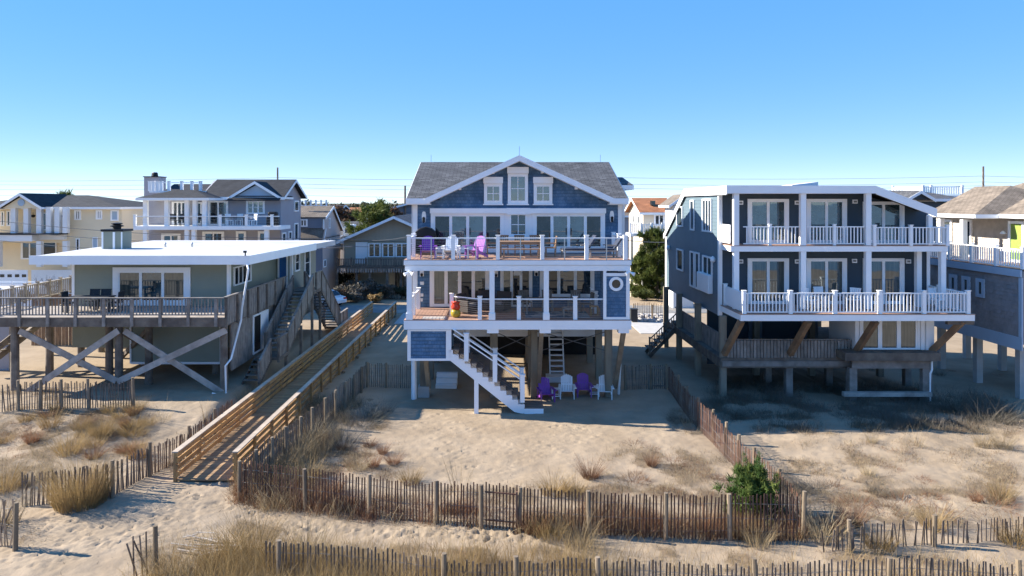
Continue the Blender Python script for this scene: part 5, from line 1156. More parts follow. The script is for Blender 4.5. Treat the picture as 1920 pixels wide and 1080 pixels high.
a, b = X(429, Y - .6), X(526, Y - .6); gzt = Z(339.5, Y - .6); MB().prism([(a + .4, Y - .3, ze), (b - .4, Y - .3, ze), ((a + b) / 2, Y - .3, gzt - .35)], (0, 3, 0)).build('gable_wall', 'trim_blue', gh); gable_y(gh, a, b, Y - .6, Y + 3, ze, gzt, 'roof_dark', name='gable_roof')
MB().slab((a, Y - 1., ze - .25), (b, Y - 1., ze - .25), (b, Y - .3, ze + .05), (a, Y - .3, ze + .05), .1).build('pent_roof', 'roof_dark', gh)
Yp = 57.; PX0, PX1 = X(258, Yp), X(395, Yp)
hip(gh, PX0, PX1, Yp - .3, Y + 2, Z(371, Yp), Z(356, Yp + 2), 'roof_dark', (PX0 + 2.2, PX1 - 2.2), (Yp + 2, Yp + 2), name='porch_roof')
DZ2 = Z(424, Yp); MB().box(X(250, Yp), X(524, Yp), Yp, Y - .02, Z(431, Yp), DZ2).build('deck', 'white', gh)
for p in (270, 310, 348, 363, 381): MB().box(X(p, Yp) - .17, X(p, Yp) + .17, Yp + .15, Yp + .45, DZ2, Z(372, Yp)).build('column', 'white', gh)
for p in (270, 348, 361, 498): MB().box(X(p, Yp) - .17, X(p, Yp) + .17, Yp + .15, Yp + .45, 0, Z(431, Yp)).build('column', 'white', gh)
rl = [(X(252, Yp), Yp + .1, DZ2), (X(523, Yp), Yp + .1, DZ2)]
railing(gh, rl, .85, [(0, (X(p, Yp) - rl[0][0]) / (rl[1][0] - rl[0][0])) for p in (252, 412, 461, 509)], pw=.2, rail=(.08, .06), low=None, cables=4)
bgwin(gh, W1, Y, 323, 351, 378, 421, x0, 3, name='sliding_door', glass='glass_dark'); bgwin(gh, W1, Y, 362, 379, 379, 421, x0, 1, name='door', glass='glass_dark')
bgwin(gh, W1, Y, 391, 428, 377, 422, x0, 2, name='sliding_door', glass=('glass_dark', 'glass_bright')); bgwin(gh, W1, Y, 462, 497, 376, 401, x0, 3, (1, 2), glass='glass_bright')
for a in ((303, 339, 438, 460, 2), (380, 421, 434, 460, 2), (443, 462, 433.5, 460, 1), (484, 503, 433.5, 460, 1)): bgwin(gh, W1, Y, *a[:4], x0, a[4], fw=.2, glass='glass')
s_y = lambda p: x1 * F / (p - CX) - Y
for p0, p1, t, b in ((551, 559, 376, 397), (528, 535, 434, 457), (540, 546, 433, 449), (551, 558, 419, 453)):
    window(gh, W2_, max(.1, s_y(p0)), s_y(p1), Z(b, Y + 3), Z(t, Y + 3), .12, 1, b=.02, glass='glass')
ch = MB().box(X(270, 62), X(298, 62), 62, 63.3, ze - .5, Z(332, 62)).build('chimney', 'grey_siding', gh); MB().box(X(269, 62), X(299, 62), 61.9, 63.4, Z(332, 62), Z(330.5, 62)).lathe((X(284, 62), 62.6, Z(330.5, 62)), [(.3, 0), (.27, .3), (.2, .38)], 8).build('chimney_cap', 'black', ch)
rd = Z(358, 59.5); pp = [(X(281, 59.5), 59.5, rd), (X(378, 59.5), 59.5, rd)]
MB().box(pp[0][0], pp[1][0], 59.4, 63, rd - .15, rd).build('roof_deck', 'white', gh)
railing(gh, pp, .75, [(0, (p - 281) / 97.) for p in (281, 288, 296, 303, 317, 341, 360, 376)], pw=.22, rail=(.1, .06), low=None, name='roof_deck_railing')
wt = thing('deck_table', 'x', 'table', (X(440, 58.3), 58.3, DZ2)); wt['label'] = 'dark table with chairs on the deck of the grey three storey house'; x, y, z = wt.location
MB().box(x - .9, x + .9, y - .4, y + .4, z + .68, z + .74).build('tabletop', 'charcoal', wt)
for a in (-.8, .8): MB().box(x + a - .04, x + a + .04, y - .04, y + .04, z, z + .68).build('leg', 'charcoal', wt)
for p, Y_, r, l, k in ((430, 58., .8, 'white chair left of the dark table on grey house deck', wc), (448, 58.6, 0, 'white chair behind the dark table on grey house deck', wc), (474, 58.0, -.7, 'white chair right of the dark table on grey house deck', wc), (323, 58.2, .3, 'dark chair on grey house porch between left columns', oc), (338, 58.2, -.2, 'dark chair on grey house porch beside the third column', oc), (372, 58.2, .4, 'dark chair on grey house porch between the close columns', oc)):
    place(k, (X(p, Y_), Y_, DZ2 + .01), r, l, 'chairs on the grey house deck')
g2 = thing('deck_grill', 'black covered grill at right end of grey house deck', 'grill', (X(512, 58.3), 58.3, DZ2)); x, y, z = g2.location
MB().box(x - .5, x + .5, y - .3, y + .3, z, z + .8).build('cover_skirt', 'black', g2, bevel=.08); MB().box(x - .4, x + .4, y - .3, y + .3, z + .81, z + 1.2).build('cover_hood', 'black', g2, bevel=.15)
# --- narrow house with brown roof and pale gable wall
Y = 68.; nh = thing('narrow_house', 'narrow house with brown roof and pale pinkish gable wall', 'house', (X(600, Y), Y, 0))
x1 = X(605, Y); x0 = X(535, Y); yb = 75.5; ze = Z(424, Y); yr = 71.5; zr_ = Z(386, yr)
mb = MB().box(x0, x1, Y, yb, 0, ze - 1.2); mb.prism([(x0, Y + .02, ze - 1.3), (x0, yb, ze - 1.3), (x0, yb, ze - .6), (x0, yr, zr_ - .12), (x0, Y + .9, Z(407, Y))], (x1 - x0, 0, 0)); mb.build('wall', 'pink_stucco', nh)
MB().box(x0, x1 - .2, Y + .3, Y + .8, ze - .2, Z(407, Y)).box(x0, x1 - .02, Y - .04, Y - .01, 0, ze - 1.2).build('front_wall', 'bluegrey', nh)
mb = MB(); mb.slab((x0, Y + .2, Z(407, Y)), (x1 + .25, Y + .2, Z(407, Y)), (x1 + .25, yr, zr_), (x0, yr, zr_), .12); mb.slab((x1 + .25, yb + .4, ze - .7), (x0, yb + .4, ze - .7), (x0, yr, zr_), (x1 + .25, yr, zr_), .12); mb.slab((x0, Y - .4, Z(446, Y)), (x1 + .1, Y - .4, Z(446, Y)), (x1 + .1, Y + .35, Z(428, Y)), (x0, Y + .35, Z(428, Y)), .1); r_ = mb.build('roof', 'roof_brown', nh)
mb = MB()
for a, b in (((Y + .2, Z(407, Y)), (yr, zr_)), ((yr, zr_), (yb + .4, ze - .7)), ((Y - .4, Z(446, Y)), (Y + .3, Z(428, Y)))): mb.hexa([(x1 + .252, a[0], a[1] - .25), (x1 + .29, a[0], a[1] - .25), (x1 + .29, b[0], b[1] - .25), (x1 + .252, b[0], b[1] - .25), (x1 + .252, a[0], a[1]), (x1 + .29, a[0], a[1]), (x1 + .29, b[0], b[1]), (x1 + .252, b[0], b[1])])
mb.build('fascia', 'white', r_)
W1 = Wall((x0, Y + .3), (x1, Y + .3)); bgwin(nh, W1, Y + .3, 562, 577, 411, 425, x0, 2, glass='glass_dark'); W2_ = Wall((x1, Y), (x1, yb)); s_y = lambda p: x1 * F / (p - CX) - Y
for a in ((603.5, 606.5, 410, 428), (616, 618.5, 409, 428), (604, 609, 447, 462), (615, 619, 446, 461), (606, 610.5, 483, 497)): window(nh, W2_, max(.1, s_y(a[0])), s_y(a[1]), Z(a[3], Y + 3), Z(a[2], Y + 3), .1, 1, b=.02, glass='glass')
pp = [(X(563, 70), 70, Z(386, 70)), (X(612, 70), 70, Z(386, 70))]; railing(nh, pp, .5, [(0, k / 5) for k in range(6)], pw=.15, rail=(.1, .06), name='roof_deck_railing', bal=.5, low=.05)
# --- beige ranch house with gable front
Y = 72.; bh = thing('beige_house', 'beige low gabled beach house on stilts behind the blue house', 'house', (X(740, Y), Y, 0))
x0, x1 = X(645, Y), X(832, Y); ga, gb = X(631, Y - 1), X(845, Y - 1); ze = Z(452, Y - 1); gzt = Z(405, Y - 1); fl = Z(497, Y)
MB().box(x0, x1, Y, Y + 12, fl - .3, ze - .05).prism([(x0, Y, ze - .1), (x1, Y, ze - .1), (x1, Y, ze + .35), ((x0 + x1) / 2, Y, gzt - .2), (x0, Y, ze + .35)], (0, 12, 0)).build('wall', 'beige', bh)
gable_y(bh, ga, gb, Y - 1, Y + 12.5, ze, gzt, 'roof_grey', tw=.3)
W1 = Wall((x0, Y), (x1, Y)); bgwin(bh, W1, Y, 667, 689, 454, 494, x0, 1, glass='white', fw=.06, name='door')
for p in (690, 716, 741.5, 767): bgwin(bh, W1, Y, p, p + 24, 456, 482, x0, 2, fw=.1, glass='glass')
dk2 = MB().box(X(632, Y - 2), X(850, Y - 2), Y - 2.2, Y - .01, fl - .15, fl).build('deck', 'old_wood', bh)
pk = Pieces('joist_end', 'pale_wood', MB().box(-.07, .07, -.12, 0, -.55, -.16))
xx = X(634, Y - 2.2)
while xx < X(775, Y - 2): pk.put(dk2, (xx, Y - 2.2, fl)); xx += .26
pp = [(X(632, Y - 2), Y - 2.1, fl), (X(850, Y - 2), Y - 2.1, fl)]; railing(bh, pp, .85, [(0, k / 8) for k in range(9)], 'old_wood', bal=.17, balw=.09, rail=(.14, .06))
pl = Pieces('stilt', 'old_wood', MB().box(-.12, .12, -.12, .12, -.2, fl - .3))
for p in (640, 676, 700, 732, 757, 766, 800, 830):
    for y in (Y - 1.9, Y + 4, Y + 9): pl.put(bh, (X(p, Y), y, 0))
MB().box(X(676, Y + 1), X(730, Y + 1), Y + 1, Y + 5, 0, fl - .31).box(X(640, Y + 6), X(760, Y + 6), Y + 6, Y + 6.2, 0, fl - .31).build('ground_wall', 'beige', bh)
# --- grey house with brick chimney behind it
Y = 95.; kh = thing('chimney_house', 'grey gabled house with red brick chimney behind the beige house', 'house', (X(735, Y), Y, 0))
x0, x1 = X(702, Y), X(845, Y); ze = Z(398, Y); gzt = Z(378.5, Y); MB().box(x0, x1, Y, Y + 10, 0, ze).prism([(x0, Y, ze - .05), (x1, Y, ze - .05), ((x0 + x1) / 2, Y, gzt - .2)], (0, 10, 0)).build('wall', 'bluegrey', kh)
gable_y(kh, X(700, Y), X(847, Y), Y - .7, Y + 10, ze, gzt, 'roof_grey'); MB().box(X(690, 90), X(704, 90), 90, 91.3, 0, Z(397, 90)).build('chimney', 'brick', kh)
W1 = Wall((x0, Y), (x1, Y)); bgwin(kh, W1, Y, 704, 722, 403, 418, x0, 1, glass='glass_dark'); bgwin(kh, W1, Y, 724, 729, 403, 418, x0, 1, glass='glass_dark')
# --- further roofs
def far_house(name, label, Y, a, b, wt, rt, wall, roof, axis='x', depth=9, wins=(), ov=.5):
    h = thing(name, label, 'house', (X((a + b) / 2, Y), Y, 0)); x0, x1 = X(a, Y), X(b, Y); ze = Z(wt, Y); yr = Y + depth / 2; zr_ = Z(rt, yr if axis == 'x' else Y)
    mb = MB().box(x0, x1, Y, Y + depth, 0, ze - .02)
    if axis == 'x': mb.prism([(x0, Y, ze - .05), (x0, Y + depth, ze - .05), (x0, yr, zr_ - .15)], (x1 - x0, 0, 0))
    else: mb.prism([(x0, Y, ze - .05), (x1, Y, ze - .05), ((x0 + x1) / 2, Y, zr_ - .15)], (0, depth, 0))
    mb.build('wall', wall, h)
    (gable_x if axis == 'x' else gable_y)(h, x0 - ov, x1 + ov, Y - ov, Y + depth + ov, ze, zr_, roof)
    W_ = Wall((x0, Y), (x1, Y))
    for wv in wins: bgwin(h, W_, Y, *wv[:4], x0, wv[4] if len(wv) > 4 else 1, glass='glass_dark')
    return h
far_house('dark_house', 'dark blue grey house between the yellow and grey houses', 85, 220, 264, 402, 386, 'bluegrey', 'roof_dark', wins=((232, 240, 420, 428),))
fh = far_house('dormer_house', 'grey roofed house with arched white dormer behind the narrow house', 88, 612, 690, 440, 415, 'grey_siding', 'roof_grey', wins=((636, 645, 468, 480),))
Y = 87.5; dm = MB().prism([(X(654 - 10, Y), Y, Z(440, Y)), (X(654 + 10, Y), Y, Z(440, Y))] + [(X(654 + 11 * math.cos(t), Y), Y, Z(429 - 8 * math.sin(t), Y)) for t in [i * math.pi / 8 for i in range(9)]], (0, 2.5, 0)).build('dormer', 'white', fh)
MB().prism([(X(654 - 7, Y), Y - .05, Z(437, Y)), (X(654 + 7, Y), Y - .05, Z(437, Y))] + [(X(654 + 7 * math.cos(t), Y), Y - .05, Z(430 - 5 * math.sin(t), Y)) for t in [i * math.pi / 6 for i in range(7)]], (0, .04, 0)).build('pane', 'glass', dm)
fw_ = far_house('teal_annex', 'small white walled annex left of the beige house', 76, 634, 648, 452, 442, 'white', 'roof_dark', wins=((636, 645, 456, 470),))
far_house('red_roof_house', 'distant house with orange red roof among the trees', 150, 652, 676, 398, 389, 'cream', 'roof_orange', wins=((660, 664, 400, 405),))
far_house('far_grey_house', 'distant grey roofed house right of the orange roof', 165, 668, 706, 397, 387, 'white', 'roof_grey', 'y', wins=((680, 692, 399, 406, 2),))
far_house('far_left_house', 'distant dark roofed house just right of the narrow house', 120, 612, 632, 396, 384, 'bluegrey', 'roof_dark', wins=((618, 626, 402, 410),))
oh = far_house('orange_roof_house', 'cream house with orange shingle roof and white railed deck', 72, 1206, 1258, 398, 371, 'cream', 'roof_orange', depth=8, wins=((1226, 1246, 402, 423, 2),))
W_ = Wall((X(1206, 72), 80), (X(1206, 72), 72))
for a, b in ((5.6, 6.6), (2.4, 3.4)): window(oh, W_, a, b, Z(420, 74), Z(404, 74), .1, 1, b=.02)
MB().box(X(1225, 72.4), X(1232, 72.4), 73.2, 74, Z(384, 73.2) - .1, Z(378, 73.2) + .1).build('skylight', 'glass_dark', [c for c in oh.children if c.name.startswith('roof')][0])
Y = 70; z = Z(437, Y); MB().box(X(1180, Y), X(1262, Y), Y - .5, Y + 2, z - .35, z).build('deck', 'white', oh); railing(oh, [(X(1181, Y), Y - .4, z), (X(1260, Y), Y - .4, z)], .95, [(0, k / 4) for k in range(5)], bal=.2, pw=.18, balw=.09)
for p in (1184, 1214, 1240): MB().box(X(p, Y) - .12, X(p, Y) + .12, Y - .3, Y - .06, 0, z - .36).build('column', 'cream', oh)
far_house('white_gable_house', 'white gabled house squeezed behind the slate house left corner', 62, 1262, 1300, 385, 364, 'offwhite', 'roof_brown', 'y', depth=3, wins=((1264, 1270, 396, 412),))
far_house('brown_roof_house', 'small brown roofed house seen past the blue house right corner', 95, 1168, 1202, 404, 383, 'grey_siding', 'roof_brown', wins=((1180, 1190, 408, 418),))
rg_ = far_house('gabled_grey_house', 'grey roofed house with white railed roof deck behind the slate house', 58, 1640, 1790, 372, 357, 'slate_dark', 'roof_grey', depth=12)
a, b = X(1700, 55), X(1755, 55); MB().prism([(a + .3, 55.3, Z(374, 55)), (b - .3, 55.3, Z(374, 55)), ((a + b) / 2, 55.3, Z(358, 55))], (0, 5, 0)).build('gable_wall', 'slate_dark', rg_); gable_y(rg_, a, b, 55, 60, Z(373, 55), Z(357, 55), 'roof_grey', name='gable_roof')
Y = 62; z = Z(366, Y); MB().box(X(1710, Y), X(1808, Y), Y, Y + 4, z - .2, z).box(X(1730, Y), X(1790, Y), Y + .5, Y + 4, 0, z - .21).build('roof_deck', 'white', rg_); railing(rg_, [(X(1710, Y), Y + 3, z), (X(1732, Y), Y + .1, z), (X(1808, Y), Y + .1, z)], .8, [(0, 0), (1, 0), (1, .2), (1, .97)], bal=.16, pw=.16, balw=.07, name='roof_deck_railing')
# ================================================================== poles and wires
def pole(px, top, Y, label, arm=False):
    x = X(px, Y); t = thing('utility_pole', label, 'utility pole', (x, Y, 0), 'utility poles'); zt = Z(top, Y)
    MB().tube([(x, Y, 0), (x, Y, zt)], [.2, .13], 8).build('pole', 'old_wood', t)
    if arm:
        MB().beam((x - .9, Y, zt - 1.2), (x + .9, Y, zt - 1.2), .1, .12).build('crossarm', 'old_wood', t)
        for k in (-.8, -.4, .8): MB().lathe((x + k, Y, zt - 1.13), [(.04, 0), (.07, .08), (.03, .16)], 6).build('insulator', 'grey_fabric', t)
pole(520.5, 314, 110, 'wooden utility pole rising above the grey house roof'); pole(759.5, 348, 95, 'wooden utility pole just left of the blue house roof'); pole(1843.5, 312, 105, 'grey utility pole above the tan house roof')
def wire(pts, sag, label, r=.022):
    mb = MB(); P_ = []
    for a, b in zip(pts, pts[1:]):
        for i in range(12):
            t = i / 12.; v = Vector(a).lerp(Vector(b), t); v.z -= sag * 4 * t * (1 - t); P_.append(v)
    P_.append(Vector(pts[-1])); tag(mb.tube(P_, r, 4).build('power_line', 'wire'), label, 'power line', 'power lines')
Yw = 105.; wp = lambda px, py, Y=Yw: (X(px, Y), Y, Z(py, Y))
for k, (l, c, r, nm) in enumerate(((337, 334, 330, 'topmost'), (342, 345, 341, 'second highest'), (352, 352, 348, 'third highest'), (362, 366, 352, 'lowest of the high'))):
    wire([wp(-260, l), wp(520, c - 1), wp(1160, c - 1 + k), wp(1843, r), wp(2300, r - 2)], .35, f'{nm} power line crossing the sky behind the roofs', .02)
for k, (a, b, nm) in enumerate((((-60, 408), (640, 447), 'upper black cable in front of yellow and grey houses'), ((-60, 424), (640, 453), 'middle black cable in front of yellow house windows'), ((-60, 444), (660, 462), 'lower black cable in front of yellow house'))):
    wire([wp(*a, 55.), wp(*b, 57.)], .5 + .15 * k, nm, .022)
wire([wp(640, 445, 60), wp(800, 434, 58)], .5, 'upper cable in front of the beige house gable', .02); wire([wp(600, 458, 58), wp(800, 459, 58)], .2, 'lower cable across the beige house windows', .02)
wire([wp(1120, 442, 58), wp(1300, 452, 58)], .3, 'black cable passing behind the pine by the slate house', .03)
# ================================================================== vehicles, lamp post
def car(label):
    t = thing('parked_car', label, 'car', (0, 0, 0))
    prof = [(-2.3, .35), (-2.32, .62), (-2.2, .88), (-1.75, .98), (-1.2, 1.36), (-.6, 1.46), (.3, 1.44), (1.0, 1.02), (2.0, .88), (2.28, .68), (2.3, .35)]
    me = MB(); n = len(prof)
    secs = [(-.88, .9), (-.9, 1.0), (.9, 1.0), (.88, .9)]
    k = len(me.v)
    for s in (-.72, -.9, .9, .72):
        for x, z in prof:
            yy = s * (1 if z < .95 else .86); zz = z if abs(s) < .8 else (z * .97)
            me.v.append((x, yy, zz))
    for s in range(3):
        for i in range(n - 1): a = k + s * n + i; me.f.append((a, a + 1, a + n + 1, a + n))
    me.f.append(tuple(range(k, k + n))[::-1]); me.f.append(tuple(range(k + 3 * n, k + 4 * n)))
    b = me.build('body', 'car_white', t, smooth=False, bevel=.05)
    MB().hexa([(-1.72, -.66, 1.0), (-1.72, .66, 1.0), (-1.18, .6, 1.385), (-1.18, -.6, 1.385), (-1.75, -.66, 1.015), (-1.75, .66, 1.015), (-1.2, .6, 1.40), (-1.2, -.6, 1.40)]).build('rear_window', 'glass_dark', t)
    MB().hexa([(.36, -.6, 1.44), (.36, .6, 1.44), (1.0, .66, 1.03), (1.0, -.66, 1.03), (.38, -.6, 1.465), (.38, .6, 1.465), (1.03, .66, 1.05), (1.03, -.66, 1.05)]).build('windscreen', 'glass_dark', t)
    for s in (-1, 1): MB().prism([(-1.15, s * .80, 1.02), (.75, s * .80, 1.02), (.3, s * .80, 1.36), (-.95, s * .80, 1.34)], (0, s * .03, 0)).build('side_window', 'glass_dark', t)
    for s in (-1, 1): MB().box(-2.345, -2.26, s * .68 - .17, s * .68 + .17, .68, .82).build('tail_light', 'red_lamp', t); MB().box(2.2, 2.3, s * .65 - .16, s * .65 + .16, .6, .74).build('headlight', 'glass_bright', t)
    MB().box(-2.36, -2.31, -.26, .26, .5, .62).build('number_plate', 'offwhite', t)
    for x in (-1.4, 1.45):
        for s in (-1, 1):
            w_ = MB().tube([(x, s * .72, .33), (x, s * .92, .33)], .33, 16).build('wheel', 'rubber', t); MB().tube([(x, s * .915, .33), (x, s * .93, .33)], .2, 10).build('rim', 'steel', w_)
    return t
c_ = car('white sedan parked behind the timber stairs, rear towards the beach'); c_.location = (X(603, 64), 64.0, 0); c_.rotation_euler.z = math.radians(150)
va = thing('pickup_truck', 'white pickup with rack on its bed behind the far left deck', 'truck', (X(30, 52), 52, 0)); x, y, z = va.location
xe = X(82, 52); zt = Z(538, 52)
MB().prism([(x - 5, y - .95, .5), (xe, y - .95, .5), (xe, y - .95, 1.6), (xe - .5, y - .95, zt), (x - 5, y - .95, zt)], (0, 1.9, 0)).build('body', 'car_white', va, bevel=.08)
MB().prism([(xe - 1.3, y - .98, zt - .75), (xe - .15, y - .98, zt - .75), (xe - .5, y - .98, zt - .12), (xe - 1.2, y - .98, zt - .12)], (0, .04, 0)).build('side_window', 'glass_dark', va)
rk = MB().box(x - 5, xe - .6, y - .9, y - .85, zt + .25, zt + .3).box(x - 5, xe - .6, y + .85, y + .9, zt + .25, zt + .3)
for k in range(5): rk.box(x - 3 + k * 1.1, x - 2.94 + k * 1.1, y - .9, y - .85, zt - .05, zt + .55)
rk.build('ladder_rack', 'white', va)
for a in (-3.5, .6): MB().tube([(x + a, y - 1.0, .38), (x + a, y - .7, .38)], .38, 14).build('wheel', 'rubber', va)
lpst = thing('lamp_post', 'white lamp post on the street between blue and slate houses', 'lamp post', (X(1205, 69), 69, 0)); x, y, z = lpst.location
MB().tube([(x, y, 0), (x, y, Z(498, y))], .11, 8).build('pole', 'white', lpst); MB().lathe((x, y, Z(498, y)), [(.1, 0), (.18, .08), (.16, .28), (.2, .3), (.03, .45)], 8).build('lantern', 'offwhite', lpst)
# ================================================================== plants
def blades(n, base, h, hv, tilt, w, bend=.5, az=None, segs=3, r0=None):
    """n grass blades at base (n,3): returns verts, tris"""
    az = rng.uniform(0, 2 * np.pi, n) if az is None else az; tl = np.abs(rng.normal(0, 1, n)) * tilt if np.isscalar(tilt) else tilt
    hh = h * (1 + rng.normal(0, hv, n)).clip(.3, 1.7); ts = np.linspace(0, 1, segs + 1)
    ang = tl[:, None] + bend * rng.uniform(.2, 1.2, n)[:, None] * ts[None] ** 1.5
    dx = np.cumsum(np.sin(ang), 1) / (segs + 1) * hh[:, None]; dz = np.cumsum(np.cos(ang), 1) / (segs + 1) * hh[:, None]
    dx = dx - dx[:, :1]; dz = dz - dz[:, :1]
    c = np.stack([base[:, :1] + dx * np.cos(az)[:, None], base[:, 1:2] + dx * np.sin(az)[:, None], base[:, 2:3] + dz], -1)
    fa = rng.uniform(0, np.pi, n); sd = np.stack([np.cos(fa), np.sin(fa), 0 * fa], -1)
    wd = (w * rng.uniform(.6, 1.3, n))[:, None] * (1 - ts[None] * .85)
    L_ = c - sd[:, None] * wd[..., None] / 2; R_ = c + sd[:, None] * wd[..., None] / 2
    V_ = np.stack([L_, R_], 2).reshape(-1, 3); k = np.arange(n)[:, None, None] * (segs + 1) * 2 + np.arange(segs)[None, :, None] * 2
    T_ = np.concatenate([k + np.array([0, 1, 3]), k + np.array([0, 3, 2])], 1).reshape(-1, 3); return V_, T_
def disc(n, r, p=.5):
    a = rng.uniform(0, 2 * np.pi, n); q = r * rng.random(n) ** p; return np.stack([q * np.cos(a), q * np.sin(a), 0 * a], -1), a, q / max(r, 1e-6)
CL = {}
def clump(kind, m, n, r, h, tilt, w, bend, hv=.25):
    CL[kind] = []
    for i in range(3):
        b, a, q = disc(n, r); V_, T_ = blades(n, b, h, hv, .08 + np.abs(rng.normal(0, .5, n)) * tilt + q * tilt, w, bend, a + rng.normal(0, .5, n))
        me = fast_mesh('grass_proto', V_, T_, m); CL[kind].append(me.data); bpy.data.objects.remove(me)
clump('gold', 'gold_grass', 330, .36, 1.0, .26, .009, .6); clump('red', 'red_grass', 300, .2, .85, .38, .009, .3); clump('straw', 'straw_grass', 230, .33, 1.15, .2, .009, .85)
clump('low', 'red_grass', 200, .4, .34, .7, .010, .8, .5); clump('scrub', 'scrub', 380, .55, .8, .55, .009, .6, .45); clump('wisp', 'straw_grass', 26, .2, 1.25, .2, .012, .5, .3); clump('bush', 'gold_grass', 1700, .62, 1.05, .3, .009, .6, .25)
GN = {'gold': ('grass_clump', 'golden'), 'red': ('grass_clump', 'reddish'), 'straw': ('grass_clump', 'straw coloured'), 'low': ('grass_tuft', 'low rusty'), 'scrub': ('shrub', 'grey brown twiggy'), 'wisp': ('grass_wisp', 'thin wispy'), 'bush': ('grass_bush', 'big rounded golden')}
def plant(kind, px, py, s, label, sz=None, group='dune grass clumps'):
    x, y = G(px, py); o = bpy.data.objects.new(GN[kind][0], random.choice(CL[kind])); C.objects.link(o); o.location = (x, y, gz(x, y) - .02)
    o.rotation_euler.z = random.uniform(0, 6.3); o.scale = (s, s, sz or s); tag(o, label, 'shrub' if kind == 'scrub' else 'grass', group); return o
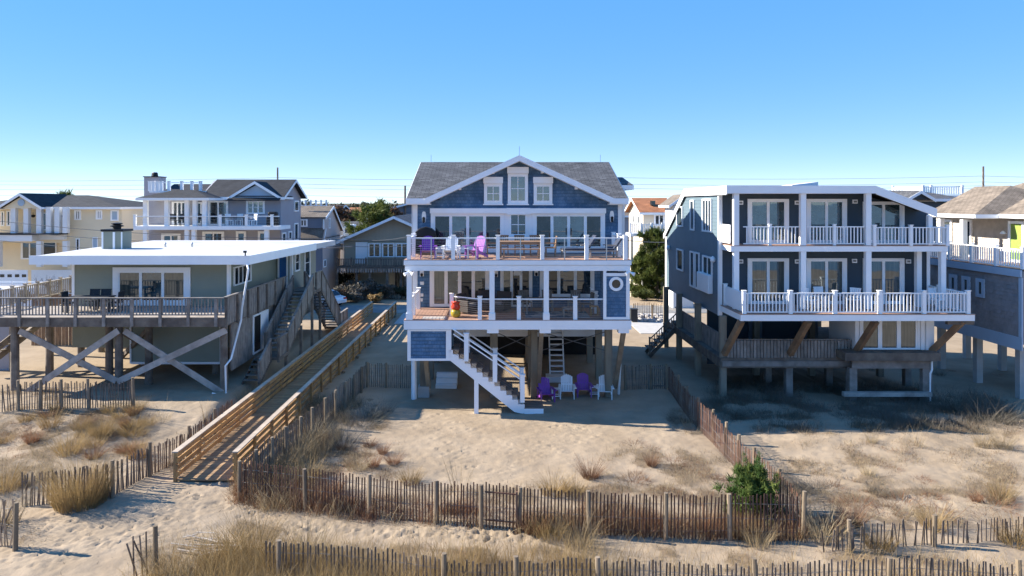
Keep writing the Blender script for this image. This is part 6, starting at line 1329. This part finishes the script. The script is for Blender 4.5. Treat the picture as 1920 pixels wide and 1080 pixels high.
for a in [('bush', 152, 944, 1.15, 'big rounded golden grass bush by the path at left', 1.75), ('gold', 8, 918, 1.2, 'tall dark golden grass at left edge behind the low pickets'), ('straw', 4, 985, 1.3, 'straw grass drooping over the leaning pickets at the left edge'),
    ('straw', 60, 905, 1.0, 'straw grass above the low pickets left of the golden bush'), ('red', 1107, 897, 1.15, 'spiky reddish grass clump standing alone on the yard sand', 1.05), ('red', 1222, 873, .72, 'small reddish clump behind the spiky one, nearest the right fence'), ('low', 1190, 903, 1.3, 'low rusty tuft between the two reddish clumps'),
    ('low', 1262, 868, 1.1, 'low dark tuft right of the small reddish clump'), ('gold', 1038, 925, 1.05, 'golden clump inside the front fence left of the spiky clump', .9), ('gold', 1075, 928, .8, 'shorter golden clump just inside the fence below the spiky clump'), ('gold', 770, 905, .85, 'golden clump inside the fence at left of the clean sand', .75), ('red', 718, 850, .7, 'reddish clump at the left edge of the clean sand'),
    ('red', 700, 875, .8, 'reddish clump below the one at the left sand edge'), ('straw', 560, 855, 1.5, 'tall pale grass tuft leaning on the boardwalk right railing'), ('straw', 590, 830, 1.2, 'pale grass behind the tall tuft by the boardwalk'), ('straw', 535, 880, 1.1, 'pale grass beside the boardwalk nearest its lower end'), ('scrub', 680, 790, 1.5, 'dark twiggy shrub by the grey fence in house shade', 1.3), ('scrub', 712, 775, 1.0, 'smaller twiggy shrub left of the deck shadow stripes'),
    ('scrub', 640, 835, 1.2, 'twiggy shrub in the shade of the boardwalk fence'), ('straw', 455, 752, .9, 'pale grass at the foot of the white downspout'), ('straw', 470, 745, .8, 'pale grass between downspout foot and boardwalk'), ('wisp', 308, 790, 1.0, 'wispy grass on shaded sand below the sage house deck'), ('wisp', 385, 792, 1.0, 'wispy grass left of the boardwalk near the shade edge'),
    ('gold', 470, 1042, 1.5, 'large golden grass clump in the foreground below the boardwalk'), ('gold', 440, 1075, 1.1, 'golden grass at the bottom edge left of the large foreground clump'), ('straw', 575, 1045, 1.3, 'pale grass by the lone foreground post'), ('red', 600, 940, 1.0, 'red brown grass behind the front fence at left', .9), ('red', 640, 955, .9, 'red brown grass against the front fence second bay'), ('low', 560, 945, 1.5, 'dark red tuft behind the first fence bay'),
    ('straw', 510, 955, .9, 'pale grass at the foot of the front fence left corner'), ('scrub', 1650, 926, .6, 'bare dark twig bush on the right hand sand', .8), ('low', 1605, 945, 1.3, 'low rusty tuft left of the bare twig bush'), ('low', 1690, 942, 1.5, 'low rusty tuft right of the bare twig bush'), ('low', 1665, 960, 1.3, 'low rusty tuft below the bare twig bush'), ('low', 1760, 965, 1.4, 'low rusty tuft behind the half buried fence post'),
    ('low', 1560, 915, 1.1, 'low rusty tuft near the yard corner post'), ('gold', 1880, 935, .8, 'golden clump at right edge of the sand'), ('low', 1860, 945, 1.5, 'low rusty tuft beside the golden clump at right edge'), ('red', 1830, 940, .5, 'small rusty clump left of the right edge clump'), ('straw', 1085, 1022, 1.2, 'pale drooping grass in front of the fence right of the gate'), ('red', 1000, 1000, 1.1, 'red brown grass growing through the fence right of the gate'), ('gold', 1030, 1006, 1.0, 'tall golden grass against the fence right of the gate'), ('red', 545, 925, .8, 'red brown grass close to the boardwalk end'),
    ('straw', 1420, 1022, .9, 'pale grass outside the front fence near its right end'), ('gold', 1390, 1005, .8, 'golden grass inside the front fence below the young pine'), ('straw', 1545, 1012, 1.2, 'pale grass at the yard corner post'), ('red', 1560, 995, 1.0, 'reddish grass behind the corner post'), ('gold', 1650, 1030, .9, 'golden grass in front of the half buried fence'), ('straw', 1843, 838, .8, 'pale sunlit reeds at the shade edge on the right', .9), ('straw', 1880, 840, .9, 'tall pale sunlit reeds at the right end of the shade edge'), ('wisp', 1720, 838, .9, 'few pale stalks at the shade edge below the slate house'),
    ('straw', 1635, 830, .5, 'short pale tuft at the shade edge below the slate house piles'), ('wisp', 862, 925, 1.3, 'single tall wispy grass in the middle of the yard'), ('scrub', 1272, 790, .8, 'dark twiggy shrub against the right fence in shade'), ('scrub', 1300, 810, .6, 'small twiggy shrub at the shade edge by the right fence'), ('wisp', 1290, 800, .9, 'thin stalk beside the right yard fence'), ('gold', 1905, 1020, 1.1, 'golden grass at the right edge behind the half buried fence'),
    ('gold', 860, 1085, 1.0, 'tall golden grass at bottom edge below the gate'), ('gold', 820, 1090, .9, 'golden grass at the bottom edge left of the tall one'), ('straw', 1130, 1085, 1.0, 'pale grass overhanging the bottom fence right of centre'), ('straw', 320, 1085, 1.2, 'pale grass at the bottom edge by the broken pickets'), ('gold', 1690, 1095, .8, 'golden grass at bottom right over the low fence'),
    ('scrub', 1390, 690, 1.0, 'shaded shrub beside the slate house walkway'), ('scrub', 1430, 720, 1.2, 'shaded shrub under the slate house left pile'), ('scrub', 1850, 790, 1.5, 'tall shaded shrub at right below the tan house', 1.6), ('scrub', 1800, 770, 1.5, 'shaded shrub right of the slate house white downspout', 1.4), ('scrub', 1900, 790, 1.5, 'shaded shrub at the right edge below tan house', 1.4), ('scrub', 1330, 650, 1.0, 'shaded shrub below the slate house side stairs')]:
    plant(*a[:5], *(a[5:]))
k_ = 0; side_ = lambda px: 'left' if px < 640 else 'middle' if px < 1280 else 'right'
for (x0, x1, y0, y1, n, kinds) in ((0, 300, 765, 860, 44, ('low', 'low', 'gold', 'red')), (560, 740, 810, 900, 14, ('low', 'straw', 'red')), (1560, 1920, 880, 985, 18, ('low', 'low', 'low', 'straw')), (1180, 1400, 830, 930, 12, ('low',)), (1320, 1900, 690, 800, 40, ('scrub', 'scrub', 'low')), (450, 1500, 925, 1000, 22, ('low', 'red')), (1380, 1560, 870, 1000, 10, ('low', 'scrub'))):
    area = {(0, 'l'): ''}; nm = {0: 'on the dune between sage house and golden bush', 560: 'in the grey fence corner right of the boardwalk', 1560: 'on the sand before the half buried fence', 1180: 'on the yard sand near the right fence', 1320: 'in the shade below the slate house', 450: 'just behind the front yard fence', 1380: 'on the sand outside the right yard fence'}[x0]
    ps = sorted((random.choice(kinds), random.uniform(x0, x1), random.uniform(y0, y1)) for i in range(n)); cnt = {k: [p for p in ps if p[0] == k] for k in set(kinds)}
    for kd, row in cnt.items():
        for j, (_, px, py) in enumerate(row):
            if x0 == 450: py = np.interp(px, [450, 700, 980, 1500], [928, 955, 985, 1000]) - random.uniform(0, 18)
            left = j < (len(row) + 1) // 2; k = j if left else len(row) - 1 - j; od = ['first', 'second', 'third', 'fourth', 'fifth', 'sixth', 'seventh', 'eighth', 'ninth', 'tenth', 'eleventh', 'twelfth', 'thirteenth', 'fourteenth', 'fifteenth', 'sixteenth', 'seventeenth', 'eighteenth', 'nineteenth', 'twentieth', 'next'][k]
            wd_ = ('small shaded shrub' if kd == 'scrub' else GN[kd][1].replace(' coloured', '') + ' tuft')
            plant(kd, px, py, random.uniform(.5, 1.15), f'{wd_} {nm}, {od} from {"left" if left else "right"}', random.uniform(.35, .75), f'{GN[kd][1]} tufts {nm}')
def scatter(name, m, n, acc, h, w, tilt, bend, per=6, rad=.12, hv=.4, box=(-24, 24, 14.5, 36)):
    x = rng.uniform(box[0], box[1], n * 6); y = rng.uniform(box[2], box[3], n * 6); k = rng.random(len(x)) < acc(x, y); x, y = x[k][:n], y[k][:n]
    x = np.repeat(x, per) + rng.normal(0, rad, len(x) * per); y = np.repeat(y, per) + rng.normal(0, rad, len(y) * per)
    V_, T_ = blades(len(x), np.stack([x, y, gzv(x, y) - .01], -1), h, hv, tilt, w, bend); return fast_mesh(name, V_, T_, m, kind='stuff')
pxy = lambda x, y: (CX + F * x / y, CY + F * H / y)
sun_ = lambda x, y: (pxy(x, y)[1] > 800) | (pxy(x, y)[0] < 400)
scatter('dune_grass', 'straw_grass', 15000, lambda x, y: litter(x, y) * sun_(x, y), .24, .009, 1.0, .7, 7, .13)
scatter('rusty_ground_cover', 'red_grass', 9000, lambda x, y: litter(x, y) ** 1.5 * (fbm(x * .7 + 50, y * .7, 3) > .5), .15, .010, 1.1, .7, 9, .13)
scatter('grey_scrub', 'scrub', 9000, lambda x, y: litter(x, y) * ((pxy(x, y)[0] > 1330) & (pxy(x, y)[1] < 810)), .5, .011, .5, .6, 7, .2)
def band(x, y):
    px, py = pxy(x, y); t = np.interp(px, [250, 420, 560, 800, 1000, 1120, 1300, 1920], [.5, .9, .9, .75, .6, .35, .16, .2]); return t * (py > np.interp(px, [250, 400, 700, 1000, 1900], [1060, 1022, 1035, 1058, 1075])) * (px > 230)
scatter('foreground_beach_grass', 'gold_grass', 2800, band, 1.1, .009, .22, .75, 6, .13, .4, (-9, 13, 14.0, 18.2))
scatter('foreground_straw', 'straw_grass', 1200, lambda x, y: band(x, y) * .8, .85, .008, .3, 1.0, 5, .15, .4, (-9, 13, 14.2, 17.8))
def fencefoot(x, y):
    px, py = pxy(x, y); l = np.interp(px, [450, 700, 980, 1500], [940, 970, 998, 1014]); return (py - l < 9) * (py - l > -42 * fbm(x * .8 + 20, y * .8, 2) * 1.4) * (px > 440) * (px < 1510) * np.interp(px, [440, 640, 760, 960, 1000, 1500], [1, .8, .25, .15, .9, .7])
scatter('fence_line_grass', 'red_grass', 2000, fencefoot, .55, .012, .5, .5, 6, .1, .5, (-9, 9.5, 19, 23.5)); scatter('fence_line_straw', 'straw_grass', 700, fencefoot, .75, .012, .5, .8, 5, .1, .5, (-9, 9.5, 19, 23.5))
scatter('sand_debris', 'scrub', 2600, lambda x, y: .25 + .75 * (fbm(x * .6 + 9, y * .6, 3) > .52), .13, .014, 1.5, .3, 1, .05, .5, (-20, 20, 16.5, 31))
for a in [('gold', 410, 1062, 1.25, 'golden grass beside the bleached slats at bottom left'), ('gold', 520, 1062, 1.2, 'golden grass between the large foreground clump and the lone post'), ('gold', 600, 1072, 1.15, 'golden grass right of the lone foreground post'), ('straw', 660, 1085, 1.1, 'pale grass at the bottom edge over the left part of the low fence'), ('gold', 1090, 1075, 1.0, 'golden grass behind the bottom fence right of the middle'), ('gold', 575, 905, 1.1, 'golden grass inside the yard corner next to the boardwalk end'), ('red', 625, 925, 1.1, 'reddish grass behind the second front fence bay'),
    ('gold', 500, 920, 1.0, 'golden grass at the inner corner of the front and boardwalk fences'), ('red', 1150, 985, 1.0, 'reddish grass behind the front fence under the spiky clump'), ('red', 1210, 990, .9, 'reddish grass behind the front fence middle right bay'), ('red', 1320, 995, 1.0, 'reddish grass behind the front fence left of the young pine'), ('gold', 1750, 990, .9, 'golden grass behind the half buried fence pale post'), ('red', 1600, 985, 1.0, 'reddish grass behind the left part of the half buried fence'),
    ('gold', 95, 800, 1.0, 'golden grass on the dune below the sage house fence'), ('gold', 190, 815, 1.0, 'golden grass in the middle of the left dune'), ('gold', 130, 850, 1.1, 'golden grass on the left dune above the rounded bush'), ('red', 60, 830, .9, 'reddish grass on the far left of the dune')]: plant(*a)
def walkside(x, y):
    px, py = pxy(x, y); return (x > -8.9) * (x < -6.6) * (y > 22.5) * (y < 33) * (fbm(x * .9 + 5, y * .9, 3) - .3) * 2.2
scatter('boardwalk_side_grass', 'straw_grass', 900, walkside, .75, .009, .3, .8, 6, .12, .45, (-9, -6, 22, 34)); scatter('boardwalk_side_scrub', 'scrub', 900, walkside, .5, .009, .5, .6, 6, .2, .4, (-9, -6, 22, 34))
# ---- shrubs, hedges and trees
def leaves(cs, rs, n, size, squash=.8):
    """n leaf quads through the volume of balls at cs with radii rs"""
    cs = np.array(cs); rs = np.array(rs); k = rng.choice(len(cs), n, p=rs ** 2 / (rs ** 2).sum()); d = rng.normal(size=(n, 3)); d /= np.linalg.norm(d, axis=1)[:, None]
    c = cs[k] + d * (rs[k] * rng.random(n) ** .4)[:, None] * np.array([1, 1, squash]); a = rng.normal(size=(n, 3)); a /= np.linalg.norm(a, axis=1)[:, None]; b = np.cross(a, d + .3 * rng.normal(size=(n, 3))); b /= np.linalg.norm(b, axis=1)[:, None] + 1e-9
    s = (size * rng.uniform(.5, 1.3, n))[:, None]; V_ = np.stack([c - a * s, c + b * s * .45, c + a * s, c - b * s * .45], 1).reshape(-1, 3); return V_, np.arange(n * 4).reshape(-1, 4)
def needles(tips, dirs, per, ln, w=.02):
    n = len(tips) * per; c = np.repeat(tips, per, 0) ; d = np.repeat(dirs, per, 0) + rng.normal(0, .75, (n, 3)); d /= np.linalg.norm(d, axis=1)[:, None]; L_ = ln * rng.uniform(.6, 1.2, n)[:, None]
    c = c + rng.normal(0, ln * .25, (n, 3)); s = np.cross(d, rng.normal(size=(n, 3))); s /= np.linalg.norm(s, axis=1)[:, None]; return np.stack([c - s * w, c + s * w, c + d * L_], 1).reshape(-1, 3), np.arange(n * 3).reshape(-1, 3)
def tree(name, label, cat, x, y, h, r, m, kind='leaf', n=4000, size=.16, z0=.25, group=None, trunk_r=.14, blobs=16, lean=0):
    t = thing(name, label, cat, (x, y, gz(x, y)), group); b = MB(); top = (x + lean, y, h * .92); b.tube([(x, y, -.2), (x + lean * .4, y, h * .45), top], [trunk_r, trunk_r * .65, trunk_r * .15], 8)
    cs, rs, tips, dirs = [], [], [], []
    for i in range(blobs):
        f = z0 + (1 - z0) * (i + .5) / blobs; a = i * 2.4 + random.uniform(-.4, .4); prof = math.sin(min(1, (1 - f) / (1 - z0) * 1.15 + .12) * math.pi * .62); q = r * prof * random.uniform(.45, .95)
        p0 = (x + lean * f, y, h * f * .85); p1 = (x + lean * f + q * math.cos(a), y + q * math.sin(a), h * f * .95 + q * .12); b.tube([p0, p1], [trunk_r * .35, .015], 5); cs.append(p1); rs.append(max(.25, r * random.uniform(.28, .46)))
        for k in range(7 if kind == 'pine' else 0):
            v = Vector(p0).lerp(Vector(p1), random.uniform(.35, 1.1)) + Vector((random.gauss(0, r * .15), random.gauss(0, r * .15), random.gauss(0, r * .1))); tips.append(v); dirs.append(((v.x - x) * .5, (v.y - y) * .5, .7))
    b.build('trunk', 'bark', t)
    V_, T_ = needles(np.array(tips), np.array(dirs), n // len(tips), size, size * .09) if kind == 'pine' else leaves(cs, rs, n, size)
    fast_mesh('crown', V_ - np.array(world_loc(t)), T_, m, t); return t
x, y = G(1412, 972); yp = tree('young_pine', 'bright green young pine beside the right fence corner', 'tree', x, y, 1.6, .85, 'young_pine', 'pine', 9000, .2, .04, None, .05, 26)
tp = []
for i in range(9):
    a = i * 2.4; q = .12 * i * .8; x0, y0 = q * math.cos(a), q * math.sin(a); hh = 1.95 - .1 * i
    for k in range(7): tp.append((x0 + .03 * k * math.cos(a), y0 + .03 * k * math.sin(a), hh - .75 + .12 * k))
V_, T_ = needles(np.array(tp), np.tile([[0, 0, 1.3]], (len(tp), 1)), 26, .15, .009); fast_mesh('leader_shoots', V_, T_, 'young_pine', yp)
tree('pine_tree', 'green pine tree behind the lamp post between blue and slate houses', 'tree', X(1232, 68.9), 68.9, Z(426, 68.9), 2.5, 'pine_green', 'pine', 15000, .5, .03, 'pine trees', .16, 24)
tree('pine_tree', 'smaller green pine close to the blue house right corner', 'tree', X(1200, 69.5), 69.5, Z(475, 69.5), 2.0, 'pine_green', 'pine', 8000, .45, .03, 'pine trees', .14, 18)
tree('pine_tree', 'sunlit wind shaped pine beside the brick chimney', 'tree', X(683, 84), 84, Z(378, 84), 3.4, 'pine_green', 'pine', 8000, .7, .3, 'pine trees', .2, 22, 1.2)
tree('pine_tree', 'dark pine top showing above the yellow house roof', 'tree', X(127, 90), 90, Z(352, 90), 2.4, 'pine_green', 'pine', 5000, .6, .5, 'pine trees', .2, 18)
tree('rust_tree', 'rusty brown leaved tree behind the narrow house', 'tree', X(641, 95), 95, Z(388, 95), 3.2, 'rust_leaf', 'leaf', 4000, .3, .3, 'rusty trees', .18)
tree('rust_tree', 'rusty brown tree in front of the grey chimney house gable', 'tree', X(737, 88), 88, Z(388, 88), 2.1, 'rust_leaf', 'leaf', 2500, .3, .4, 'rusty trees', .16)
tree('rust_tree', 'rusty brown tree left of the sunlit pine', 'tree', X(662, 100), 100, Z(397, 100), 2.6, 'rust_leaf', 'leaf', 2500, .3, .3, 'rusty trees', .16)
def bush(name, label, px, Y, w_, h, m, n=2500, size=.12, group=None, d=1.2, cat='shrub'):
    x = X(px, Y); t = thing(name, label, cat, (x, Y, gz(x, Y)), group); cs = [(x + random.uniform(-.5, .5) * w_, Y + random.uniform(-.5, .5) * d, h * random.uniform(.3, .72)) for _ in range(14)]
    V_, T_ = leaves(cs, [h * .33] * 14, n, size); fast_mesh('foliage', V_ - np.array(world_loc(t)), T_, m, t); b = MB()
    for c in cs[:8]: b.tube([(x + (c[0] - x) * .4, Y, 0), c], [.035, .012], 5)
    b.build('stems', 'twig', t, kind='stuff'); return t
bush('hedge', 'clipped green hedge along the street left of the slate house', 1218, 67, 4.2, 1.25, 'hedge_green', 5000, .12, None, .9, 'hedge')
bush('hedge', 'dark green hedge in front of the yellow house garage', 84, 58, 5.5, 1.5, 'hedge_green', 6000, .16, None, 1.5, 'hedge')
for i, (p, Y, w_, h, m, l) in enumerate(((650, 66, 3.0, 1.8, 'scrub', 'grey brown thicket behind the white sedan'), (680, 67.5, 3, 2.1, 'scrub', 'grey brown thicket below the beige house white door'), (712, 68, 3, 1.6, 'scrub', 'grey brown thicket under the middle of the beige house'), (745, 68, 3, 1.4, 'far_green', 'dark green bush under the beige house right side'), (632, 65.3, 1.4, 1.3, 'rust_leaf', 'rusty grass bush touching the white sedan'), (610, 74, 3, 3.0, 'far_green', 'dark shrubs at the foot of the narrow house'), (700, 65.5, 1.2, .9, 'gold_grass', 'dry golden bush on the sandy verge by the street'), (632, 74, 3, 2.6, 'far_green', 'dark shrub right of the narrow house gable wall'))):
    bush('thicket', l, p, Y, w_, h, m, 2600, .13, 'shrubs across the street')
def bare_tree(px, Y, h, label):
    x = X(px, Y); t = thing('bare_tree', label, 'tree', (x, Y, 0)); b = MB()
    def grow(p, d, l, r, k):
        q = p + d * l; b.tube([p, q], [r, r * .6], 5, False)
        if k == 0: return
        for _ in range(4 if k > 2 else 3): grow(p.lerp(q, random.uniform(.5, 1)), (d + Vector((random.gauss(0, .5), random.gauss(0, .5), random.gauss(.1, .3)))).normalized(), l * random.uniform(.55, .8), r * .55, k - 1)
    for k in range(4): grow(Vector((x, Y, 0)), Vector((random.gauss(0, .3), random.gauss(0, .3), 1)).normalized(), h * .32, .07, 4)
    b.build('branches', 'twig', t)
bare_tree(82, 57, 4.6, 'bare winter tree in front of the yellow house'); bare_tree(112, 58, 3.2, 'smaller bare tree right of the hedge by the yellow house')
# far off woods along the horizon
xs = np.arange(-420, 420, 4.5); cs = [(x + rng.normal() * 2, 330 + rng.uniform(-30, 60), 5 + 3.2 * float(fbm(x / 30 + 3, 2.5, 3)) + rng.uniform(-1.5, 1.5)) for x in xs for _ in (0, 1)]
V_, T_ = leaves(cs, [4.2] * len(cs), 26000, 1.1); fast_mesh('distant_wood', V_, T_, 'far_green', kind='stuff')
# rocks by the street
rk = []
for i in range(110):
    px, py = rng.uniform(1186, 1246), rng.uniform(592, 604) ; x, y = G(px, py); s = rng.uniform(.08, .22); P_ = rng.normal(size=(8, 3)) * .12 + np.array([(a, b, c) for a in (-1, 1) for b in (-1, 1) for c in (-1, 1)]) * .75
    rk.append((np.array([x, y, s * .4]) + P_ * s, i))
st_v = np.concatenate([a for a, _ in rk]); q = np.array([[0, 1, 3, 2], [4, 6, 7, 5], [0, 4, 5, 1], [2, 3, 7, 6], [0, 2, 6, 4], [1, 5, 7, 3]]); fast_mesh('rock_pile', st_v, np.concatenate([q + 8 * i for _, i in rk]), 'stone', kind='stuff')
bn_ = thing('trash_bin', 'dark wheeled bin by the street fence right of the blue house', 'bin', (X(1188, 55), 55, 0)); x, y, z = bn_.location
MB().box(x - .28, x + .28, y - .3, y + .3, .1, 1.0).build('body', 'charcoal', bn_, bevel=.03); MB().box(x - .31, x + .31, y - .34, y + .32, 1.005, 1.08).build('lid', 'charcoal', bn_, bevel=.02)
for k in (-.22, .22): MB().tube([(x + k - .04, y + .25, .12), (x + k + .04, y + .25, .12)], .12, 10).build('wheel', 'rubber', bn_)
# prototypes that were never placed keep no place in the scene
for o in list(S.objects):
    if o.parent is None and o.type == 'EMPTY' and o.get('label') == '':
        for c in list(o.children_recursive): bpy.data.objects.remove(c)
        bpy.data.objects.remove(o)
